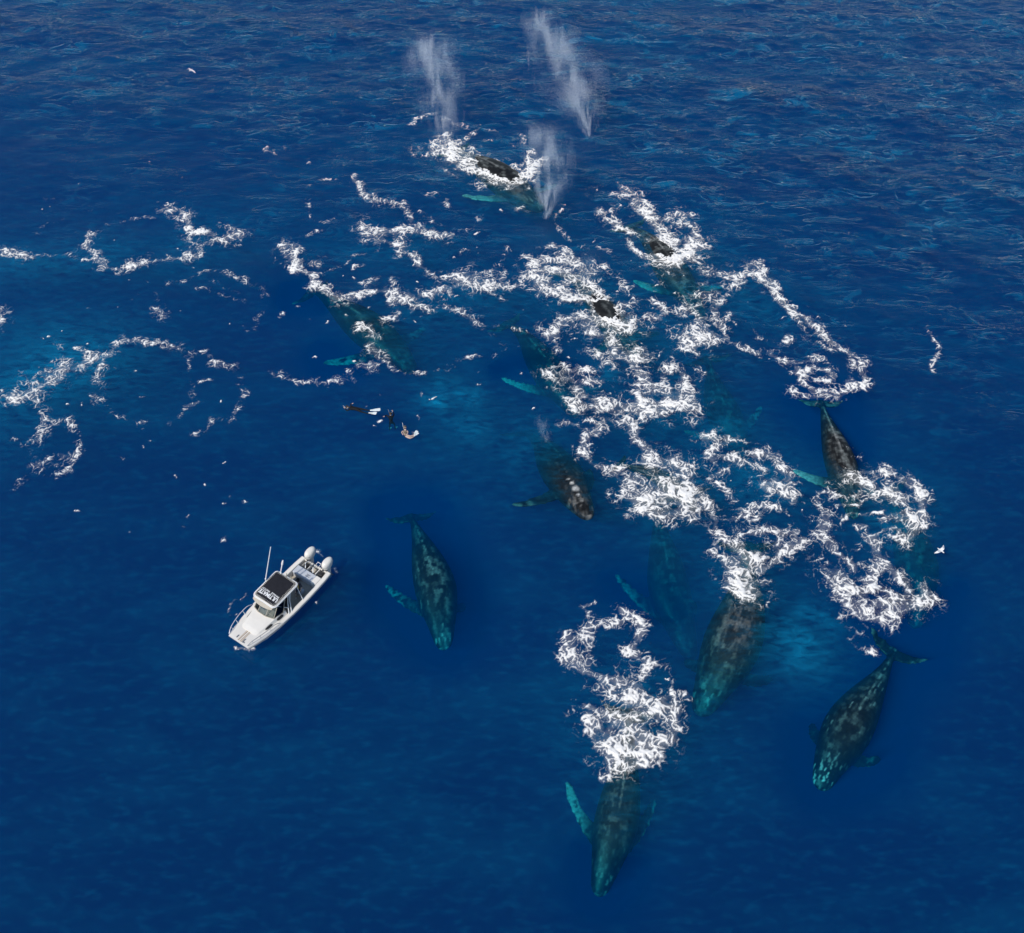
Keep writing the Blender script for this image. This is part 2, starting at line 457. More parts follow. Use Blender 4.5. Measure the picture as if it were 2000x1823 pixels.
WHALES = [
 dict(label='whole submerged whale with tail flukes in view, just right of the white boat',
      spine_px=[(868, 1270, 2.1), (862, 1215, 1.9), (851, 1150, 1.7), (838, 1105, 1.6), (821, 1055, 1.8), (801, 1005, 2.3)],
      flip_a=(754, 1143, 3.2), flip_b=(905, 1180, 4.2), flukes=[(752, 1012, 2.6), (852, 999, 3.0)], seed=1, mottle=.85, spots=.6, white=.55, fat=.95),
 dict(label='black whale at lower right, white spots crowding its head, one fluke spread behind',
      spine_px=[(1601, 1543, 1.7), (1622, 1490, 1.6), (1655, 1425, 1.45), (1688, 1370, 1.35), (1722, 1318, 1.3), (1748, 1270, 1.3)],
      flip_a=(1586, 1412, 2.6), flip_b=(1722, 1482, 2.2), flukes=[(1700, 1218, 1.0), (1816, 1288, 1.3)], seed=2, mottle=.35, spots=1.0, white=.35, fat=1.02),
 dict(label='bottommost dark whale, tail in the heart-shaped splash and both flippers spread',
      spine_px=[(1168, 1752, 2.3), (1186, 1680, 1.8), (1205, 1600, 1.4), (1220, 1510, 1.1), (1227, 1440, .7), (1228, 1385, .2)],
      flip_a=(1106, 1527, 1.9), flip_b=(1279, 1560, 2.9), flukes=[(1172, 1366, -.25), (1285, 1392, .35)], seed=3, mottle=.3, spots=.35, white=.75, fat=.92),
 dict(label='grey mottled whale emerging from the pointed white wash, left of the blue bubble patch',
      spine_px=[(1364, 1398, 2.6), (1396, 1332, 1.9), (1432, 1252, 1.3), (1452, 1180, 1.05), (1458, 1115, 1.0), (1456, 1060, 1.2)],
      flip_a=(1335, 1290, 3.4), flip_b=(1510, 1325, 3.6), seed=4, roll=.12, mottle=.8, spots=.5, white=.2, fat=1.08),
 dict(label='deep blurred green whale right below the round foam loop, flippers held out',
      spine_px=[(1352, 1290, 5.6), (1330, 1225, 4.9), (1308, 1155, 4.2), (1298, 1095, 3.8), (1288, 1035, 3.8), (1280, 985, 4.2)],
      flip_a=(1202, 1122, 4.0), flip_b=(1355, 1172, 3.6), seed=5, mottle=1.0, spots=.2, white=.6, fat=.9),
 dict(label='pale teal whale deep under the right edge of the large right foam swirl',
      spine_px=[(1786, 1228, 4.6), (1795, 1165, 3.8), (1790, 1105, 3.3), (1775, 1050, 3.2), (1752, 1000, 3.4), (1728, 955, 3.6)],
      flip_a=(1720, 1180, 5.2), flip_b=(1838, 1160, 4.6), seed=6, roll=.5, mottle=1.0, spots=.2, white=.3, fat=.95),
 dict(label='grey surfacing whale below the far right foam ring, one bright white flipper',
      spine_px=[(1668, 1015, 1.2), (1660, 970, .85), (1645, 915, .62), (1630, 868, .65), (1615, 825, .8), (1603, 783, 1.2)],
      flip_a=(1548, 917, 1.0), flip_b=(1720, 960, 2.5), seed=7, mottle=.95, spots=.4, white=1.0, fat=.78, ridge=1),
 dict(label='whale under the broad foam fan above the central foam column, white boil on its back',
      spine_px=[(1252, 705, 1.8), (1228, 670, 1.2), (1195, 628, .6), (1165, 590, .62), (1135, 560, .9), (1105, 535, 1.4)],
      flip_a=(1160, 690, 2.4), flip_b=(1290, 650, 2.6), seed=8, roll=-.35, mottle=.5, spots=.3, white=.3, fat=.85),
 dict(label='arching whale in the splash fan nearest the upper right, dark head below it',
      spine_px=[(1372, 622, 2.3), (1345, 575, 1.4), (1312, 530, .8), (1285, 490, .5), (1258, 462, .7), (1225, 440, 1.3)],
      flip_a=(1236, 548, 1.5), flip_b=(1415, 560, 2.6), seed=9, mottle=.7, spots=.3, white=.8, fat=.85),
 dict(label='farthest whale, back breaking the surface between the blows, pale left flipper',
      spine_px=[(1062, 412, 1.2), (1035, 392, .85), (1000, 365, .7), (960, 336, .45), (925, 315, .7), (885, 292, 1.2)],
      flip_a=(902, 382, .8), flip_b=(1090, 360, 2.5), seed=10, mottle=.9, spots=.3, white=.95, fat=.95),
 dict(label='dark submerged whale crossed by a streak of foam, above the three swimmers',
      spine_px=[(808, 728, 2.6), (780, 695, 2.3), (740, 660, 2.0), (695, 625, 2.0), (650, 592, 2.3), (608, 562, 2.8)],
      flip_a=(630, 710, 2.6), flip_b=(830, 640, 4.2), flukes=[(640, 545, 2.6), (566, 596, 3.0)], seed=11, mottle=.35, spots=.2, white=.6, fat=.9),
 dict(label='dim green whale along the left edge of the central foam column, teal flipper',
      spine_px=[(1128, 815, 3.6), (1105, 775, 3.0), (1078, 735, 2.6), (1050, 695, 2.4), (1020, 655, 2.4), (985, 630, 2.7)],
      flip_a=(978, 738, 2.0), flip_b=(1180, 760, 4.6), seed=12, mottle=.55, spots=.2, white=.85, fat=.95),
 dict(label='whale showing only a small grey back amid foam at the round foam loop',
      spine_px=[(1362, 1000, 1.9), (1335, 970, 1.1), (1300, 940, .65), (1268, 922, .45), (1238, 915, .5), (1205, 905, .9)],
      flip_a=(1240, 985, 2.5), flip_b=(1395, 950, 2.6), seed=13, mottle=.3, spots=.1, white=.2, fat=.8),
 dict(label='faint turquoise whale deep in open water below the far right foam ring',
      spine_px=[(1455, 900, 4.6), (1440, 862, 4.2), (1415, 812, 3.7), (1398, 768, 3.4), (1388, 730, 3.2), (1382, 695, 3.0)],
      flip_a=(1335, 842, 3.2), flip_b=(1488, 792, 4.0), seed=14, mottle=1.0, spots=.2, white=.6, fat=1.05, flukes=[(1330, 712, 3.0), (1432, 690, 2.8)]),
 dict(label='black whale lifting its head from clear water, white streak behind its blowhole',
      spine_px=[(1150, 1014, .05), (1138, 990, .32), (1117, 955, .85), (1088, 910, 2.0), (1058, 870, 3.6), (1022, 842, 5.4)],
      flip_a=(1000, 987, 1.0), flip_b=(1150, 915, 1.6), seed=15, roll=-.2, mottle=.12, spots=.3, white=.3, fat=.84, wash_glint=[(1124, 957, .36, 1.0), (1117, 946, .22, .9), (1110, 937, .14, .8), (1129, 970, .16, .7)]),
]
for w in WHALES:
    whale(**w)

# ------------------------------------------------------------------ foam: where it lies, traced on the surface; then torn into lace
FOAM = {}
FOAM['wash round the farthest whale'] = [
 ([(800,245),(825,228),(850,222),(870,235),(900,243),(940,250),(985,258),(1020,268),(1030,290),(1036,312)],7,.5),
 ([(935,250),(915,270),(905,285)],7,.5),([(925,282),(950,272),(985,276),(1012,286)],6,.38),([(770,268),(800,285),(830,292)],10,.22),
 ([(850,290),(880,300),(910,318),(945,338),(975,350),(1002,358)],26,1.05),([(870,276),(890,290),(915,305)],22,1.0),([(868,262),(866,275)],9,.8),
 ([(975,354),(1010,346),(1040,330),(1053,322)],18,1.05),([(1000,330),(1025,315),(1040,300)],12,.65),([(920,308),(960,320),(1000,326)],14,.6),([(940,340),(965,362)],14,.8),
 ([(1038,320),(1050,326)],18,1.0),([(525,290),(540,300),(556,285)],7,.5),([(603,318),(606,312)],6,.4)]
FOAM['broken foam ring at the upper left'] = [
 ([(182,458),(166,480),(172,492),(185,508),(205,522),(235,527),(262,522)],11,.8),([(262,520),(290,512),(330,507),(360,505),(390,500)],11,.75),([(262,518),(288,512)],15,.8),
 ([(195,440),(235,432),(260,426),(300,425),(325,412)],6,.42),([(325,412),(345,410),(362,420),(365,440),(372,455),(400,450),(412,458)],12,.9),
 ([(365,495),(395,480),(420,465),(440,470),(455,455),(470,460)],15,.7),([(430,440),(465,450),(472,470),(450,480)],11,.45),([(370,450),(372,470),(385,478)],7,.5),
 ([(0,490),(25,497),(50,500)],15,.75),([(60,500),(130,498),(150,505)],9,.33),([(330,555),(370,540),(420,530),(470,545),(510,565),(515,580)],9,.42),
 ([(380,560),(420,575),(470,590),(500,590)],8,.34),([(400,540),(430,560),(470,570)],8,.32),([(310,605),(318,620)],11,.72),([(285,545),(300,570),(305,590)],6,.25),([(0,610),(6,630)],13,.9),
 ([(75,392),(110,385)],7,.3),([(140,470),(60,455),(120,430),(180,410),(215,395)],8,.2)]
FOAM['round foam ring on the left'] = [
 ([(195,720),(205,700),(225,680),(245,662),(280,668),(320,672),(345,680),(366,692)],10,.75),([(366,700),(370,730),(375,760),(385,785)],6,.42),([(388,786),(365,795),(355,815),(330,825)],7,.55),
 ([(250,820),(220,810),(205,795)],7,.45),([(195,720),(190,740),(200,755),(188,770),(192,785)],9,.6),([(265,828),(285,822)],6,.6),
 ([(400,690),(420,710),(440,720),(455,715),(460,735),(470,755),(480,765),(470,790),(455,815),(430,822),(400,840),(380,845)],10,.48),([(395,745),(430,740),(455,720)],7,.5),
 ([(0,785),(40,775),(70,765),(100,745),(130,725),(165,710),(190,700)],22,.72),([(60,772),(120,722)],30,.6),([(30,760),(45,745),(40,730)],11,.4),([(110,670),(130,690),(120,720)],13,.4),([(150,680),(180,690),(185,710)],9,.45),
 ([(70,790),(85,810),(80,840),(70,870),(65,890),(75,910),(90,920),(110,925)],13,.52),([(85,850),(115,820),(130,810),(145,840),(160,850),(150,890),(140,915)],10,.48),([(25,860),(45,870),(60,885)],7,.38),
 ([(5,970),(20,960),(40,955),(42,935)],8,.48),([(90,900),(120,890),(115,910)],12,.6),([(470,640),(495,650),(505,620),(520,600)],7,.35)]
FOAM['tangled foam swirls left of centre'] = [
 ([(585,372),(620,355),(650,350),(690,345)],8,.3),([(690,350),(705,370),(715,385),(735,395),(765,395),(785,400)],10,.8),([(785,405),(800,420),(805,435),(815,440)],9,.7),
 ([(705,435),(710,450),(725,460),(760,452),(800,448),(840,455),(880,463)],16,.85),([(720,455),(750,470),(780,480),(790,490)],15,.85),([(790,485),(810,500),(820,515),(835,530),(845,540)],8,.85),
 ([(880,463),(905,460),(925,440),(945,420)],7,.45),([(815,415),(840,425),(845,440)],6,.4),([(830,380),(850,380),(870,395),(880,410)],8,.35),
 ([(845,545),(870,540),(890,535),(930,533),(965,530),(985,545)],8,.65),([(770,590),(800,582),(840,575),(880,565),(920,555),(950,560),(985,555)],18,.82),([(900,545),(932,550)],24,.85),
 ([(800,595),(840,605),(870,600),(900,610),(930,625),(950,640)],10,.65),([(920,560),(925,590),(920,610)],6,.6),([(960,565),(985,590)],9,.4),([(940,625),(965,640),(960,655)],8,.35),([(985,545),(975,520),(982,500)],8,.45),
 ([(550,480),(555,500),(565,505),(585,510)],14,.8),([(575,480),(580,500),(580,525),(600,535),(615,545)],12,.85),([(608,512),(618,512)],13,.8),([(555,485),(590,460),(632,450)],6,.5),
 ([(608,540),(620,560),(640,575),(665,585),(690,580),(720,575),(745,567),(775,570)],14,.92),([(625,535),(655,527),(690,500),(735,490)],5,.5),([(690,521),(715,520)],5,.7),([(710,555),(735,545),(740,560)],8,.6),([(765,545),(770,560)],8,.6),
 ([(705,640),(725,640),(722,670),(735,690),(740,705),(720,715)],15,.68),([(740,640),(760,620),(790,615)],11,.5),([(745,650),(770,645)],14,.45),([(745,700),(765,720),(790,728),(830,730)],6,.6),
 ([(535,730),(570,740),(600,745),(640,745),(690,740)],8,.6),([(585,745),(620,740),(632,750)],8,.55),([(680,725),(690,740)],10,.5),([(870,720),(895,705),(930,695),(940,700)],7,.55),([(960,700),(975,690),(985,670)],8,.4),
 ([(605,390),(603,410),(605,430),(625,435),(655,430)],5,.5),([(985,480),(995,495)],9,.35),([(900,490),(920,495)],13,.38),([(560,610),(545,620)],7,.3),([(600,625),(620,622)],9,.3)]
FOAM['splash fan of the uppermost right whale'] = [
 ([(1205,380),(1230,375),(1245,385),(1240,400),(1255,415),(1275,430)],16,.82),([(1170,410),(1190,430),(1215,450),(1235,458)],12,.75),([(1195,405),(1200,425),(1215,435)],11,.7),
 ([(1250,400),(1270,420),(1290,445),(1300,470)],18,.8),([(1300,425),(1330,418),(1345,435),(1360,460),(1365,490),(1350,505)],17,.78),([(1300,450),(1320,470),(1310,490)],20,.8),
 ([(1290,500),(1310,510),(1335,500),(1350,480)],24,1.2),([(1225,468),(1240,490),(1260,505),(1290,508)],9,.75),([(1270,515),(1290,525),(1320,520),(1345,525)],11,.58),([(1265,520),(1285,540),(1290,560)],11,.58),
 ([(1360,500),(1372,490),(1368,470)],9,.55),([(1145,380),(1165,375)],8,.35),([(1100,400),(1085,430),(1095,450),(1110,470)],6,.5),([(1130,370),(1180,365),(1210,360)],7,.3),([(1010,405),(1025,412)],12,.4)]
FOAM['foam fan and white boil beside the central foam column'] = [
 ([(1065,485),(1090,478),(1115,490),(1122,508)],8,.8),([(1045,515),(1040,535),(1050,555),(1080,570),(1120,582),(1150,585)],20,1.08),([(1050,525),(1080,530),(1110,540),(1140,552)],22,.9),
 ([(1075,505),(1100,510),(1125,515),(1140,530)],22,.85),([(1150,550),(1165,570),(1170,590)],14,1.0),([(1190,622),(1208,630)],30,1.3),([(1148,597),(1172,622)],12,.6),([(1180,520),(1195,540),(1215,550),(1225,565)],17,.48),
 ([(1130,485),(1160,480),(1190,495)],10,.35),([(1210,590),(1240,595),(1270,605),(1285,620)],26,.52),([(1270,590),(1300,610),(1290,625)],15,.62),([(1320,610),(1350,580),(1375,570),(1370,600)],22,.52),([(1330,620),(1355,610),(1375,640)],26,.58),
 ([(1340,665),(1360,672),(1375,655)],24,1.1),([(1328,650),(1335,680),(1365,690),(1385,680),(1390,660)],7,.7),([(1300,680),(1320,720)],10,.3),([(1390,640),(1400,620),(1395,600)],9,.4)]
FOAM['tall central foam column'] = [
 ([(1080,650),(1100,625),(1125,620),(1145,635),(1160,650)],23,.82),([(1068,655),(1085,672),(1080,690)],13,.6),([(1160,645),(1190,665),(1200,685),(1215,700),(1260,700)],19,.8),
 ([(1165,690),(1180,712),(1230,690),(1255,685)],18,.75),([(1230,710),(1250,730),(1265,755),(1280,765)],22,.78),([(1060,725),(1090,730),(1130,720),(1155,725)],14,.75),([(1110,740),(1130,765),(1150,780),(1180,790)],23,.78),
 ([(1140,745),(1175,745)],14,.7),([(1290,740),(1310,720),(1340,725),(1330,760)],16,.75),([(1280,725),(1350,715),(1375,725),(1365,745)],8,.5),([(1330,750),(1350,760),(1340,780)],13,.6),
 ([(1125,790),(1180,795),(1230,800),(1270,800)],20,.85),([(1250,792),(1280,800),(1310,790),(1340,790)],25,1.15),([(1342,784),(1352,768)],8,.85),([(1290,760),(1320,770)],18,.7),
 ([(1100,828),(1125,830)],8,.8),([(1140,822),(1160,825)],11,.7),([(1170,815),(1210,825)],14,.7),([(990,640),(1040,655),(1065,660)],9,.35)]
FOAM['round foam loop and boil below the central column'] = [
 ([(1167,830),(1160,850),(1140,855),(1142,880),(1155,905),(1180,915),(1205,925)],15,.85),([(1225,820),(1240,840),(1245,860),(1265,880),(1280,895)],16,.85),([(1270,900),(1300,905),(1330,905),(1340,925),(1330,945)],24,.92),
 ([(1200,925),(1225,938),(1240,948)],12,.75),([(1255,975),(1280,968),(1310,962),(1335,966)],32,1.12),([(1240,940),(1230,960),(1240,985),(1270,1000),(1310,1005),(1345,995)],21,.82),([(1340,960),(1370,970),(1365,1000)],18,.78)]
FOAM['pointed white wash below the small hooked swirl'] = [
 ([(1375,860),(1385,850),(1400,855),(1405,870),(1385,885),(1395,905)],15,.8),([(1405,858),(1440,856),(1470,865),(1480,880)],7,.65),([(1400,900),(1430,895),(1460,900),(1490,920)],13,.75),([(1480,885),(1510,895),(1530,915),(1540,945),(1530,970)],18,.8),
 ([(1512,940),(1500,950)],26,.9),([(1370,960),(1380,940),(1400,925),(1430,905),(1450,905)],11,.65),([(1370,960),(1385,1000),(1400,1030),(1420,1060)],13,.85),([(1400,945),(1425,960),(1430,985),(1440,1000)],13,.58),
 ([(1395,1015),(1430,1020),(1460,1000),(1500,985)],9,.65),([(1480,1010),(1500,990),(1540,995),(1560,975),(1550,960)],12,.65),([(1470,1040),(1500,1035),(1530,1040),(1520,1065)],16,.75),([(1440,1010),(1445,1040),(1430,1060)],12,.6),
 ([(1480,1110),(1510,1100),(1540,1075),(1572,1055)],11,1.0),([(1555,1062),(1552,1042)],8,.8),([(1440,1070),(1460,1090),(1480,1090)],24,.88),([(1395,1085),(1420,1095)],12,.7),([(1432,1100),(1440,1130),(1455,1150)],25,1.08),
 ([(1430,1150),(1455,1172),(1485,1165)],14,.85),([(1430,1110),(1480,1140)],18,.7)]
FOAM['large foam swirl on the right'] = [
 ([(1655,925),(1680,920),(1720,918),(1745,925),(1760,935)],12,.75),([(1680,940),(1700,945)],21,1.1),([(1600,965),(1620,960),(1640,968)],14,.68),([(1740,965),(1755,972)],23,1.05),
 ([(1760,935),(1790,950),(1800,975),(1800,1010),(1780,1045),(1755,1055)],18,.88),([(1745,1010),(1772,1010)],21,.8),([(1635,990),(1670,985),(1700,975),(1725,960)],6,.7),([(1645,1010),(1690,1003),(1720,1005)],6,.7),
 ([(1600,985),(1612,1010),(1610,1040),(1620,1060),(1630,1080)],19,.78),([(1670,1030),(1675,1045),(1700,1050),(1720,1040),(1750,1030)],6,.7),([(1700,1055),(1715,1080),(1725,1105)],18,.88),([(1630,1080),(1660,1100),(1680,1130),(1700,1140)],16,.72),
 ([(1620,1110),(1635,1150),(1660,1180),(1690,1200)],25,.84),([(1640,1120),(1680,1170)],23,.72),([(1720,1110),(1700,1135),(1695,1150)],14,.82),([(1730,1110),(1760,1130),(1775,1150),(1765,1170),(1740,1160)],19,.72),
 ([(1690,1200),(1720,1210),(1750,1195),(1790,1180),(1815,1165),(1805,1145)],19,.84),([(1700,1190),(1740,1180)],22,.78),([(1640,950),(1665,935),(1650,975)],20,.4),([(1660,875),(1690,880),(1685,893),(1655,893)],4,.45),
 ([(1665,1255),(1680,1265),(1705,1274)],8,.7)]
FOAM['far right foam ring'] = [
 ([(1390,540),(1420,535),(1440,545),(1470,530),(1490,545),(1500,555)],17,0.80),([(1420,545),(1450,540),(1470,515),(1490,530)],13,0.76),([(1400,575),(1430,560),(1460,550)],10,0.72),([(1500,555),(1515,575),(1535,600),(1560,615),(1580,630)],10,0.95),
 ([(1540,610),(1570,635),(1580,655)],11,0.64),([(1580,625),(1600,645),(1620,665),(1640,680),(1665,690),(1685,705),(1683,730),(1682,755)],10,0.86),([(1420,580),(1400,590),(1400,610)],9,0.69),([(1425,610),(1420,625)],7,0.64),
 ([(1405,640),(1415,645),(1425,665),(1445,680),(1475,690),(1500,690),(1530,705),(1560,712)],10,0.76),([(1480,650),(1484,660)],8,0.74),([(1500,666),(1512,666)],10,0.64),([(1536,658),(1538,666)],9,0.84),([(1600,670),(1625,690)],10,0.72),
 ([(1545,715),(1580,705),(1610,700)],10,0.69),([(1560,735),(1585,722),(1615,725),(1628,735),(1620,745),(1600,745)],10,0.92),([(1562,738),(1570,755),(1590,765),(1640,770),(1680,750)],9,0.86),([(1550,765),(1570,775),(1610,778),(1650,772)],13,0.69),
 ([(1500,690),(1530,705),(1560,722),(1575,735)],9,0.75),([(1400,575),(1392,600),(1398,625),(1408,645)],9,0.6),([(1660,690),(1668,720),(1655,750)],9,0.6),
 ([(1810,640),(1825,660),(1832,690),(1820,727)],5,0.64)]
FOAM['heart-shaped foam splash over the diving whale'] = [
 ([(1146,1197),(1140,1185),(1162,1178)],8,.8),([(1215,1195),(1235,1205),(1248,1225),(1245,1245)],14,.85),([(1150,1230),(1180,1220),(1205,1222)],11,.7),([(1150,1235),(1120,1255),(1115,1285),(1130,1305)],21,.78),([(1140,1240),(1160,1260),(1150,1280)],9,.5),
 ([(1130,1300),(1155,1315),(1175,1325),(1200,1330)],18,.82),([(1240,1250),(1225,1270),(1245,1275)],16,.7),([(1235,1280),(1265,1300),(1260,1320)],14,.75),([(1295,1300),(1310,1315)],12,.6),([(1200,1330),(1225,1340),(1250,1350)],21,.78),
 ([(1230,1360),(1242,1372)],30,.82),([(1140,1375),(1165,1390),(1195,1400),(1215,1405)],11,.98),([(1145,1395),(1150,1415),(1180,1430),(1210,1420)],20,.75),([(1160,1440),(1175,1460),(1195,1470)],20,.85),([(1240,1400),(1270,1385),(1300,1375),(1320,1385)],21,.88),
 ([(1320,1385),(1318,1420),(1300,1450),(1270,1475)],19,.85),([(1240,1430),(1262,1440)],21,.68),([(1205,1470),(1230,1470),(1250,1460)],30,1.25),([(1190,1485),(1225,1500),(1260,1490)],17,1.0),([(1270,1410),(1290,1430),(1285,1400)],14,.6),
 ([(1230,1400),(1225,1440)],18,.9),([(1265,1310),(1290,1350),(1320,1360)],8,.5),([(1115,1360),(1135,1370)],4,.4)]
FOAM['broken ripples lapping round the boat'] = [
 ([(622,1078),(626,1084),(632,1090)],4,1.0),([(648,1108),(655,1116)],3,.8),([(462,1264),(480,1270),(492,1271)],3,.9),([(444,1196),(452,1184),(460,1174)],3,.7),([(600,1142),(585,1170),(570,1195)],3,.55),([(540,1236),(552,1228)],3,.7),([(470,1172),(480,1158)],3,.55),([(634,1132),(645,1120)],3,.6)]
# loose flecks: (centre, spread, how many)
FLECKS = {'broken ripples lapping round the boat': [(540,1180,70,26)], 'wash round the farthest whale': [(900,270,120,14)], 'broken foam ring at the upper left': [(300,560,210,40),(90,420,90,14),(320,350,60,12)], 'round foam ring on the left': [(240,870,230,40),(400,1000,110,22),(110,700,100,12)],
 'tangled foam swirls left of centre': [(760,560,230,80),(740,800,110,22),(880,760,90,14)], 'splash fan of the uppermost right whale': [(1250,470,130,40)], 'foam fan and white boil beside the central foam column': [(1230,570,120,55)],
 'tall central foam column': [(1180,720,140,45)], 'round foam loop and boil below the central column': [(1240,930,120,30)], 'pointed white wash below the small hooked swirl': [(1460,1000,120,30)], 'large foam swirl on the right': [(1700,1070,130,30)],
 'far right foam ring': [(1530,640,140,40)], 'heart-shaped foam splash over the diving whale': [(1215,1340,110,30)]}
AERATED = [([(20,760),(80,735),(110,690),(180,705)],55,.8),([(10,515),(130,510),(200,500)],40,.5),([(380,455),(365,480)],45,.35),([(830,600),(950,575)],55,.35),([(740,500),(810,490)],50,.3),([(850,782),(856,786)],17,1.0),([(893,757),(902,772)],12,.8),([(926,772),(920,785)],11,.9),
 ([(905,825),(925,840)],30,.6),([(858,742),(860,748)],9,.7),([(1545,1250),(1575,1262),(1560,1275)],30,.9),([(1570,1195),(1600,1205),(1620,1222)],12,.8),([(1000,880),(1050,845)],55,.3),([(1290,800),(1330,780)],40,.5),([(1510,950),(1480,930)],40,.55),
 ([(1760,1010),(1740,1030)],40,.5),([(1225,1440),(1240,1380)],60,.45),([(1440,1100),(1455,1140)],40,.4),([(1205,632),(1195,620)],40,.4),([(1450,570),(1480,600)],40,.35),([(1190,735),(1185,725)],14,.6),([(1385,845),(1420,845)],35,.5),([(470,1250),(520,1230)],40,.15),([(1350,660),(1340,640)],60,.3),([(1080,550),(1130,560)],60,.35),([(930,330),(990,350)],60,.3),([(1300,500),(1330,490)],50,.35),([(1290,960),(1320,930)],60,.4),([(450,440),(400,460)],50,.2)]

def seg_field(X, Y, pts, w, dens, rng):
    """density left by one streak (world polyline pts, half-width w)"""
    best = np.full(X.shape, 1e9, np.float32)
    for (ax, ay), (bx, by) in zip(pts[:-1], pts[1:]):
        vx, vy = bx - ax, by - ay
        q = max(vx * vx + vy * vy, 1e-6)
        t = np.clip(((X - ax) * vx + (Y - ay) * vy) / q, 0, 1)
        d = (X - ax - t * vx) ** 2 + (Y - ay - t * vy) ** 2
        best = np.minimum(best, d)
    return dens * (.50 * np.exp(-best / (w * w)) + .50 * np.exp(-best / (9.0 * w * w)))

def field(strokes, flecks, step, pad, seed):
    rng = np.random.default_rng(seed)
    P = []
    for pts, w, d in strokes:
        q = np.array([at(x, y)[:2] for x, y in pts]); P.append((q, .66 * w * mpp(np.mean([p[1] for p in pts])), d))
    for (cx, cy_, sp, n) in flecks:
        for _ in range(int(n * .42)):
            x, y = cx + rng.normal(0, sp * .55), cy_ + rng.normal(0, sp * .42)
            q = at(x, y)[:2]; a = rng.uniform(0, 3.14); l = rng.uniform(.03, .3)
            P.append((np.array([q, q + l * np.array([math.cos(a), .6 * math.sin(a)])]), rng.uniform(.025, .06), rng.uniform(.8, 1.2)))
    allp = np.vstack([p for p, _, _ in P])
    lo, hi = allp.min(0) - pad, allp.max(0) + pad
    nx, ny = (np.ceil((hi - lo) / step)).astype(int) + 1
    xs, ys = lo[0] + step * np.arange(nx), lo[1] + step * np.arange(ny)
    D = np.zeros((ny, nx), np.float32)
    for q, w, d in P:
        m = 6.0 * w + .1
        x0 = max(int((q[:, 0].min() - m - lo[0]) / step), 0); x1 = min(int((q[:, 0].max() + m - lo[0]) / step) + 2, nx)
        y0 = max(int((q[:, 1].min() - m - lo[1]) / step), 0); y1 = min(int((q[:, 1].max() + m - lo[1]) / step) + 2, ny)
        X, Y = np.meshgrid(xs[x0:x1].astype(np.float32), ys[y0:y1].astype(np.float32))
        X2 = X + .40 * perlin(X * .55, Y * .55, seed + 60) + .28 * perlin(X * 1.6, Y * 1.6, seed + 62); Y2 = Y + .40 * perlin(X * .55, Y * .55, seed + 61) + .28 * perlin(X * 1.6, Y * 1.6, seed + 63)
        F = seg_field(X2, Y2, q, w, d, rng)
        S_ = D[y0:y1, x0:x1]
        D[y0:y1, x0:x1] = np.maximum(S_, F) + .10 * np.minimum(S_, F)
    return xs, ys, D

def foam_material():
    m, nt, N, L = mat_new('sea_foam')
    out = N.new('ShaderNodeOutputMaterial'); p = N.new('ShaderNodeBsdfPrincipled'); tr = N.new('ShaderNodeBsdfTransparent'); mix = N.new('ShaderNodeMixShader')
    a = N.new('ShaderNodeAttribute'); a.attribute_name = 'cover'
    tc = N.new('ShaderNodeTexCoord'); nz = N.new('ShaderNodeTexNoise'); nz.inputs['Scale'].default_value = 9; nz.inputs['Detail'].default_value = 4
    ad = N.new('ShaderNodeMath'); ad.operation = 'MULTIPLY_ADD'; ad.inputs[1].default_value = .5; ad.inputs[2].default_value = -.25
    sm = N.new('ShaderNodeMath'); sm.operation = 'ADD'
    mp = N.new('ShaderNodeMapRange'); mp.interpolation_type = 'SMOOTHSTEP'; mp.inputs['From Min'].default_value = .26; mp.inputs['From Max'].default_value = .95; mp.inputs['To Max'].default_value = .80
    mk = N.new('ShaderNodeMapRange'); mk.inputs['From Min'].default_value = .05; mk.inputs['From Max'].default_value = .40; mk.inputs['To Max'].default_value = .20      # a thin milk of bubbles between the threads
    su = N.new('ShaderNodeMath'); su.operation = 'ADD'; L.new(mp.outputs[0], su.inputs[0]); L.new(mk.outputs[0], su.inputs[1]); L.new(a.outputs['Fac'], mk.inputs['Value'])
    L.new(tc.outputs['Object'], nz.inputs['Vector']); L.new(nz.outputs['Fac'], ad.inputs[0]); L.new(ad.outputs[0], sm.inputs[0]); L.new(a.outputs['Fac'], sm.inputs[1]); L.new(sm.outputs[0], mp.inputs['Value'])
    p.inputs['Base Color'].default_value = (.80, .775, .74, 1); p.inputs['Roughness'].default_value = .8; p.inputs['Specular IOR Level'].default_value = .1
    L.new(su.outputs[0], mix.inputs[0]); L.new(tr.outputs[0], mix.inputs[1]); L.new(p.outputs[0], mix.inputs[2]); L.new(mix.outputs[0], out.inputs[0])
    return m
FOAM_MAT = foam_material()

